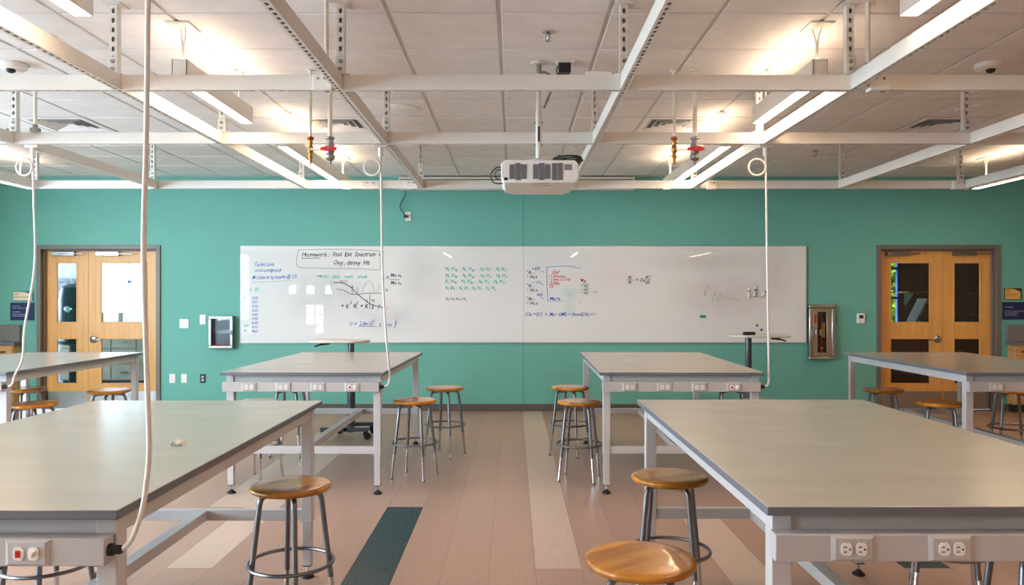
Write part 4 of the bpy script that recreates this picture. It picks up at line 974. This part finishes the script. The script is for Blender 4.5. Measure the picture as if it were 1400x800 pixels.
# ------------------------------------------------------------------ lab tables
TW = 1.215; TL = 2.13; TH = .914
def make_table():
    t = link(bpy.data.objects.new('lab_table', None)); WLOC[t.name] = Vector((0, 0, 0))
    hx, hy = TW / 2, TL / 2
    top = MB().box(-hx, hx, -hy, hy, TH - .025, TH); top.m = [1, 0, 1, 1, 1, 1]
    top.build('tabletop', ['lab_top', 'lab_edge'], t, bevel=.003)
    lx = hx - .03 - .0275; ly = hy - .055 - .0275
    for sx in (-1, 1):
        for sy in (-1, 1):
            x, y = sx * lx, sy * ly
            lg = MB().box(x - .0275, x + .0275, y - .0275, y + .0275, .295, TH - .025).build('leg', 'lab_frame', t, bevel=.003)
            MB().box(x - .0225, x + .0225, y - .0225, y + .0225, .066, .295).build('leg_extension', 'lab_frame', lg, bevel=.002)
            ft = MB(); ft.lathe([(.007, .012), (.007, .068)], (x, y, 0), 10, 1); ft.lathe([(.032, 0), (.032, .008), (.02, .018), (.012, .02), (.012, .028)], (x, y, 0), 18, 0)
            ft.box(x - .022, x + .022, y - .022, y + .022, .062, .067, 0)
            ft.build('levelling_foot', ['rubber', 'chrome'], lg)
        MB().box(sx * lx - .02, sx * lx + .02, -ly + .0275, ly - .0275, TH - .085, TH - .025).build('side_rail', 'lab_frame', t, bevel=.003)
    for sy in (-1, 1):
        MB().box(-lx + .0275, lx - .0275, sy * ly - .018, sy * ly + .018, TH - .08, TH - .025).build('apron', 'lab_frame', t, bevel=.002)
        MB().box(-lx + .0275, lx - .0275, sy * ly - .02, sy * ly + .02, .30, .355).build('lower_rail', 'lab_frame', t, bevel=.003)
    MB().box(-.03, .03, -ly + .02, ly - .02, .302, .352).build('centre_bar', 'lab_frame', t, bevel=.003)
    MB().box(-lx + .03, -lx + .12, ly - .05, ly - .02, TH - .1, TH - .055).build('rear_bracket', 'lab_edge', t)
    y0 = -hy - .003
    pb = MB().box(-hx + .02, hx - .032, y0, y0 + .048, .77, .842).build('power_bar', 'power_bar', t, bevel=.003)
    for i in range(4):
        cx = -hx + .222 + i * .255; cz = .806
        o = MB(); w_, h_ = .057, .033
        o.prism([(cx - w_, cz - h_), (cx + w_, cz - h_), (cx + w_, cz + h_), (cx - w_, cz + h_)], y0 - .002, y0, 'xz', 0)
        # raised bevelled cover
        n = len(o.v); a, b = .010, .006
        o.v += [(cx - w_, y0 - .002, cz - h_), (cx + w_, y0 - .002, cz - h_), (cx + w_, y0 - .002, cz + h_), (cx - w_, y0 - .002, cz + h_),
                (cx - w_ + a, y0 - .008, cz - h_ + b), (cx + w_ - a, y0 - .008, cz - h_ + b), (cx + w_ - a, y0 - .008, cz + h_ - b), (cx - w_ + a, y0 - .008, cz + h_ - b)]
        for q in ((4, 5, 6, 7), (0, 1, 5, 4), (1, 2, 6, 5), (2, 3, 7, 6), (3, 0, 4, 7)): o.f.append(tuple(n + k for k in q)); o.m.append(0)
        for s_ in (-1, 1):
            rx = cx + s_ * .0195
            oct_ = [(rx + dx, cz + dz) for dx, dz in ((-.014, -.009), (-.008, -.0165), (.008, -.0165), (.014, -.009), (.014, .009), (.008, .0165), (-.008, .0165), (-.014, .009))]
            o.prism(oct_, y0 - .0115, y0 - .008, 'xz', 1)
            if i < 3:
                o.box(rx - .008, rx + .000, y0 - .0122, y0 - .0114, cz + .005, cz + .0075, 2); o.box(rx - .008, rx + .000, y0 - .0122, y0 - .0114, cz - .0075, cz - .005, 2)
                o.lathe([(.0028, 0), (.0028, -.0008)], (rx + .008, y0 - .0114, cz), 8, 2, 'y')
            elif s_ < 0: o.box(rx - .006, rx + .006, y0 - .0135, y0 - .0114, cz - .009, cz + .009, 3)
            else: o.prism([(rx - .004, cz - .006), (rx + .004, cz - .006), (rx + .007, cz + .008), (rx - .001, cz + .008)], y0 - .026, y0 - .0114, 'xz', 1)
        o.build('switch' if i == 3 else 'outlet', ['power_bar', 'white_plastic', 'dark', 'rocker'], pb, smooth=30)
    g = MB(); g.lathe([(.016, 0), (.016, .012), (.012, .014), (.012, .03), (.008, .036)], (hx - .032, y0 + .024, .806), 14, 0, 'x'); g.build('cord_grip', 'black', pb)
    return t
TABLES = [(-1.020 - TW / 2, 1.98 + TL / 2, 'grey lab table in the near left corner, cut off at left', ),
          (.665 + TW / 2, 2.015 + TL / 2, 'grey lab table in the near right corner, cut off at right'),
          (-.940 - TW / 2, 5.67 + TL / 2, 'grey lab table in front of the whiteboard, left of centre aisle'),
          (.655 + TW / 2, 5.67 + TL / 2, 'grey lab table in front of the whiteboard, right of centre aisle'),
          (-3.745 - TW / 2, 5.67 + TL / 2, 'grey lab table in front of the left doors'),
          (3.340 + TW / 2, 5.67 + TL / 2, 'grey lab table in front of the right doors')]
tbl = make_table()
for i, (x, y, lab) in enumerate(TABLES):
    o = tbl if i == 0 else dup(tbl)
    o.location = (x, y, 0); o.rotation_euler = (0, 0, R(-.95) if i in (2, 3) else 0); tag(o, lab, 'table', 'grey lab tables')

# ------------------------------------------------------------------ drop cords
def drop_cord(pts, r, lab, top, loop=None):
    x, y, z = top; t = thing('drop_cord', top, lab, 'power cord', 'white drop cords')
    cp = MB().tube([Vector(p) - Vector(top) for p in smooth_path(pts, 8)], r, 10).build('cord', 'cord', t)
    MB().box(-.05, .05, -.025, .025, -.02, -.001).build('mount_box', 'strut', t, bevel=.003)
    MB().lathe([(.019, -.02), (.019, -.075), (.012, -.085)], n=14).build('strain_relief', 'white_plastic', t)
    if loop:
        c = (loop[0] - x, loop[1] - y, loop[2] - z)
        MB().tube([(c[0] + loop[3] * math.cos(a), c[1] + .012 * math.sin(a * .5), c[2] + loop[3] * math.sin(a)) for a in [k * math.pi / 16 for k in range(32)]], r * .95, 8, 0, True).build('cord_loop', 'cord', t)
ROTZ = {2: R(-.95), 3: R(-.95)}
def TE(i):
    a = ROTZ.get(i, 0); u, v = TW / 2 + .004, -TL / 2 + .021
    return (TABLES[i][0] + u * math.cos(a) - v * math.sin(a), TABLES[i][1] + u * math.sin(a) + v * math.cos(a))
def back_cord(i, xt, lab, sag):
    ex, ey = TE(i); yt = 5.6
    drop_cord([(xt, yt, SB - .08), (xt + .005, yt, 2.2), (xt + .012, yt, 1.7), (xt + sag, yt, 1.25), (xt + sag * 1.5, yt + .02, 1.02), (ex + .036, ey + .02, .89), (ex + .026, ey + .005, .825), (ex - .005, ey, .806)], .0078, lab, (xt, yt, SB), (xt - .062, yt - .01, SB - .16, .06))
back_cord(2, -.968, 'white drop cord feeding the lab table left of the centre aisle', .035)
back_cord(3, 1.835, 'white drop cord feeding the lab table right of the centre aisle', .02)
back_cord(4, -3.50, 'white drop cord feeding the table before the left doors', -.06)
ex, ey = TE(0)
drop_cord([(-.945, 2.0, SB - .08), (-.95, 2.0, 2.3), (-.955, 2.0, 1.9), (-.962, 2.0, 1.6), (-.955, 2.0, 1.3), (-.948, 2.0, 1.08), (-.955, 2.0, .98), (-.966, 2.0, .91), (-.984, 2.0, .855), (-1.0, 2.0, .823), (ex - .004, ey, .806)], .0068, 'white drop cord hanging across the foreground to the near left table', (-.945, 2.0, SB))

# ------------------------------------------------------------------ stools
def make_stool():
    t = link(bpy.data.objects.new('lab_stool', None)); WLOC[t.name] = Vector((0, 0, 0))
    r = .178; zt = .637
    prof = [(.03, -.031), (r - .022, -.031), (r - .007, -.026), (r - .001, -.018), (r, -.012), (r - .003, -.005), (r - .010, -.0015), (r - .022, 0), (r * .5, -.0015), (.01, -.002)]
    MB().lathe(prof, (0, 0, zt), 48).build('seat', 'seat_wood', t, smooth=60)
    for k in range(4):
        a = math.pi / 2 * k; c, s = math.cos(a), math.sin(a)
        def P(rr, z): return (rr * c, rr * s, z)
        lg = MB().tube([P(.05, .594), P(.095, .593), P(.115, .588), P(.127, .576), P(.133, .556), P(.1745, .20)], .0125, 10).build('leg', 'stool_steel', t)
        MB().tube([P(.1745, .205), P(.1965, .012)], .0102, 8).build('leg_extension', 'chrome', lg)
        h = MB()
        for z in (.17, .13, .09):
            rr = .1745 + (.2 - z) * .114; h.cyl((rr * c + .0105 * c, rr * s + .0105 * s, z), (rr * c + .0112 * c, rr * s + .0112 * s, z), .003, 6)
        h.build('adjusting_hole', 'black', lg)
        MB().lathe([(.012, 0), (.013, .006), (.011, .016)], (.1975 * c, .1975 * s, 0), 10).build('glide', 'steel', lg)
    MB().tube([(.184 * math.cos(b), .184 * math.sin(b), .288) for b in [k * math.pi / 20 for k in range(40)]], .0085, 8, 0, True).build('foot_ring', 'stool_steel', t)
    MB().box(-.05, .05, -.05, .05, .600, .6058).build('seat_plate', 'stool_steel', t)
    return t
STOOLS = [(-.99, 3.42, 22, 'wooden stool at the right side of the near left table'),
          (.727, 3.585, 28, 'wooden stool behind the front stool, beside the near right table'),
          (.404, 2.45, 35, 'front stool with glossy orange seat, cut off by the bottom edge'),
          (-.806, 6.275, 28, 'nearer of two stools right of the table left of the aisle'),
          (-.64, 7.16, 20, 'farther of two stools right of the table left of the aisle'),
          (.53, 6.20, 30, 'nearer of two stools left of the table right of the aisle'),
          (.53, 7.20, 15, 'farther of two stools left of the table right of the aisle'),
          (-2.09, 7.20, 40, 'stool seen under the power bar of the table left of the aisle'),
          (-2.065, 6.20, 25, 'stool mostly hidden behind the near left tabletop'),
          (2.04, 7.20, 35, 'stool seen under the power bar of the table right of the aisle'),
          (1.99, 6.20, 10, 'stool whose seat just peeks over the near right tabletop'),
          (3.37, 7.02, 30, 'farther of two stools left of the table before the right doors'),
          (3.40, 6.12, 20, 'nearer of two stools left of the table before the right doors'),
          (4.53, 7.0, 30, 'stool at the far right edge behind the table by the right doors'),
          (-3.65, 6.94, 15, 'stool right of the table in front of the left doors, farther one'),
          (-3.78, 6.06, 35, 'stool right of the table in front of the left doors, nearer one'),
          (-4.50, 7.08, 20, 'stool on the far side of the table by the left doors'),
          (-2.06, 3.40, 20, 'stool under the near left table, only its foot ring and legs showing'),
          (2.02, 3.60, 20, 'stool under the near right table, only its foot ring and legs showing'),
          (1.79, 2.64, 42, 'stool at the bottom right corner, only a bent leg showing')]
stl = make_stool()
for i, (x, y, a, lab) in enumerate(STOOLS):
    o = stl if i == 0 else dup(stl)
    o.location = (x, y, 0); o.rotation_euler = (0, 0, R(a)); tag(o, lab, 'stool', 'round wooden lab stools')

# ------------------------------------------------------------------ pedestal carts
def cart(x, y, zt, lab, flip):
    t = thing('pedestal_cart', (x, y, 0), lab, 'cart', 'pedestal carts by the whiteboard')
    f = -1 if flip else 1
    pts = [(f * p[0], p[1]) for p in [(-.40, -.16), (-.36, -.19), (-.1, -.2)] + arc(0, 0, .2, -80, 80, 14)[0:15] + [(-.1, .2), (-.36, .2), (-.40, .17)]]
    MB().prism(pts, zt - .025, zt, 'xy').build('top', 'cart_top', t, bevel=.006)
    MB().box(min(-f * .40, -f * .16), max(-f * .40, -f * .16), -.15, .15, zt, zt + .003).build('writing_leaf', 'cart_top', t)
    MB().lathe([(.042, .05), (.042, zt * .6), (.034, zt * .6 + .005), (.034, zt - .025)], n=20).build('column', 'cart_steel', t)
    lv = MB(); lv.tube([(-f * .2, -.12, zt - .035), (-f * .30, -.16, zt - .045), (-f * .34, -.18, zt - .06)], .008, 8); lv.box(-f * .26 - .03, -f * .26 + .03, -.15, -.08, zt - .045, zt - .025); lv.build('height_lever', 'black', t)
    b = MB()
    b.box(-.28, .22, -.20, -.15, .085, .125); b.box(-.20, .22, .15, .20, .085, .125); b.box(-.045, .005, -.2, .2, .088, .122)
    b.build('base', 'cart_steel', t, bevel=.004)
    for cx, cy in ((-.25, -.175), (.19, -.175), (-.17, .175), (.19, .175)):
        w = MB(); w.lathe([(.01, -.022), (.032, -.022), (.036, -.016), (.036, .016), (.032, .022), (.01, .022)], (cx + .015, cy, .036), 18, 0, 'y'); w.lathe([(.03, .05), (.033, .06), (.02, .085)], (cx, cy, 0), 14, 0)
        w.build('caster', 'rubber', t)
cart(-1.715, 8.12, 1.022, 'pedestal cart with casters behind the table left of the aisle', False)
cart(2.52, 8.25, 1.07, 'pedestal cart in front of the whiteboard, right side', True)
t = thing('board_eraser', (2.50, 8.16, 1.07), 'dark felt board eraser lying on the right pedestal cart', 'eraser')
MB().box(-.06, .06, -.025, .025, 0, .018).build('felt_pad', 'dark', t); MB().box(-.06, .06, -.025, .025, .018, .034).build('eraser_body', 'black', t, bevel=.004)
# scrap of paper on the near left table
mb = MB(); random.seed(3)
g = [[Vector((-.022 + .011 * i + random.uniform(-.003, .003), -.018 + .009 * j + random.uniform(-.003, .003), max(0.0005, random.uniform(-.004, .022)))) for j in range(5)] for i in range(5)]
for i in range(4):
    for j in range(4): mb.face([g[i][j], g[i+1][j], g[i+1][j+1]]); mb.face([g[i][j], g[i+1][j+1], g[i][j+1]])
sc_ = mb.build('paper_scrap', 'paper', loc=(-1.245, 2.855, TH), smooth=0)
sc_.modifiers.new('thickness', 'SOLIDIFY').thickness = .0008
tag(sc_, 'tiny crumpled white paper scrap on the near left tabletop', 'paper')
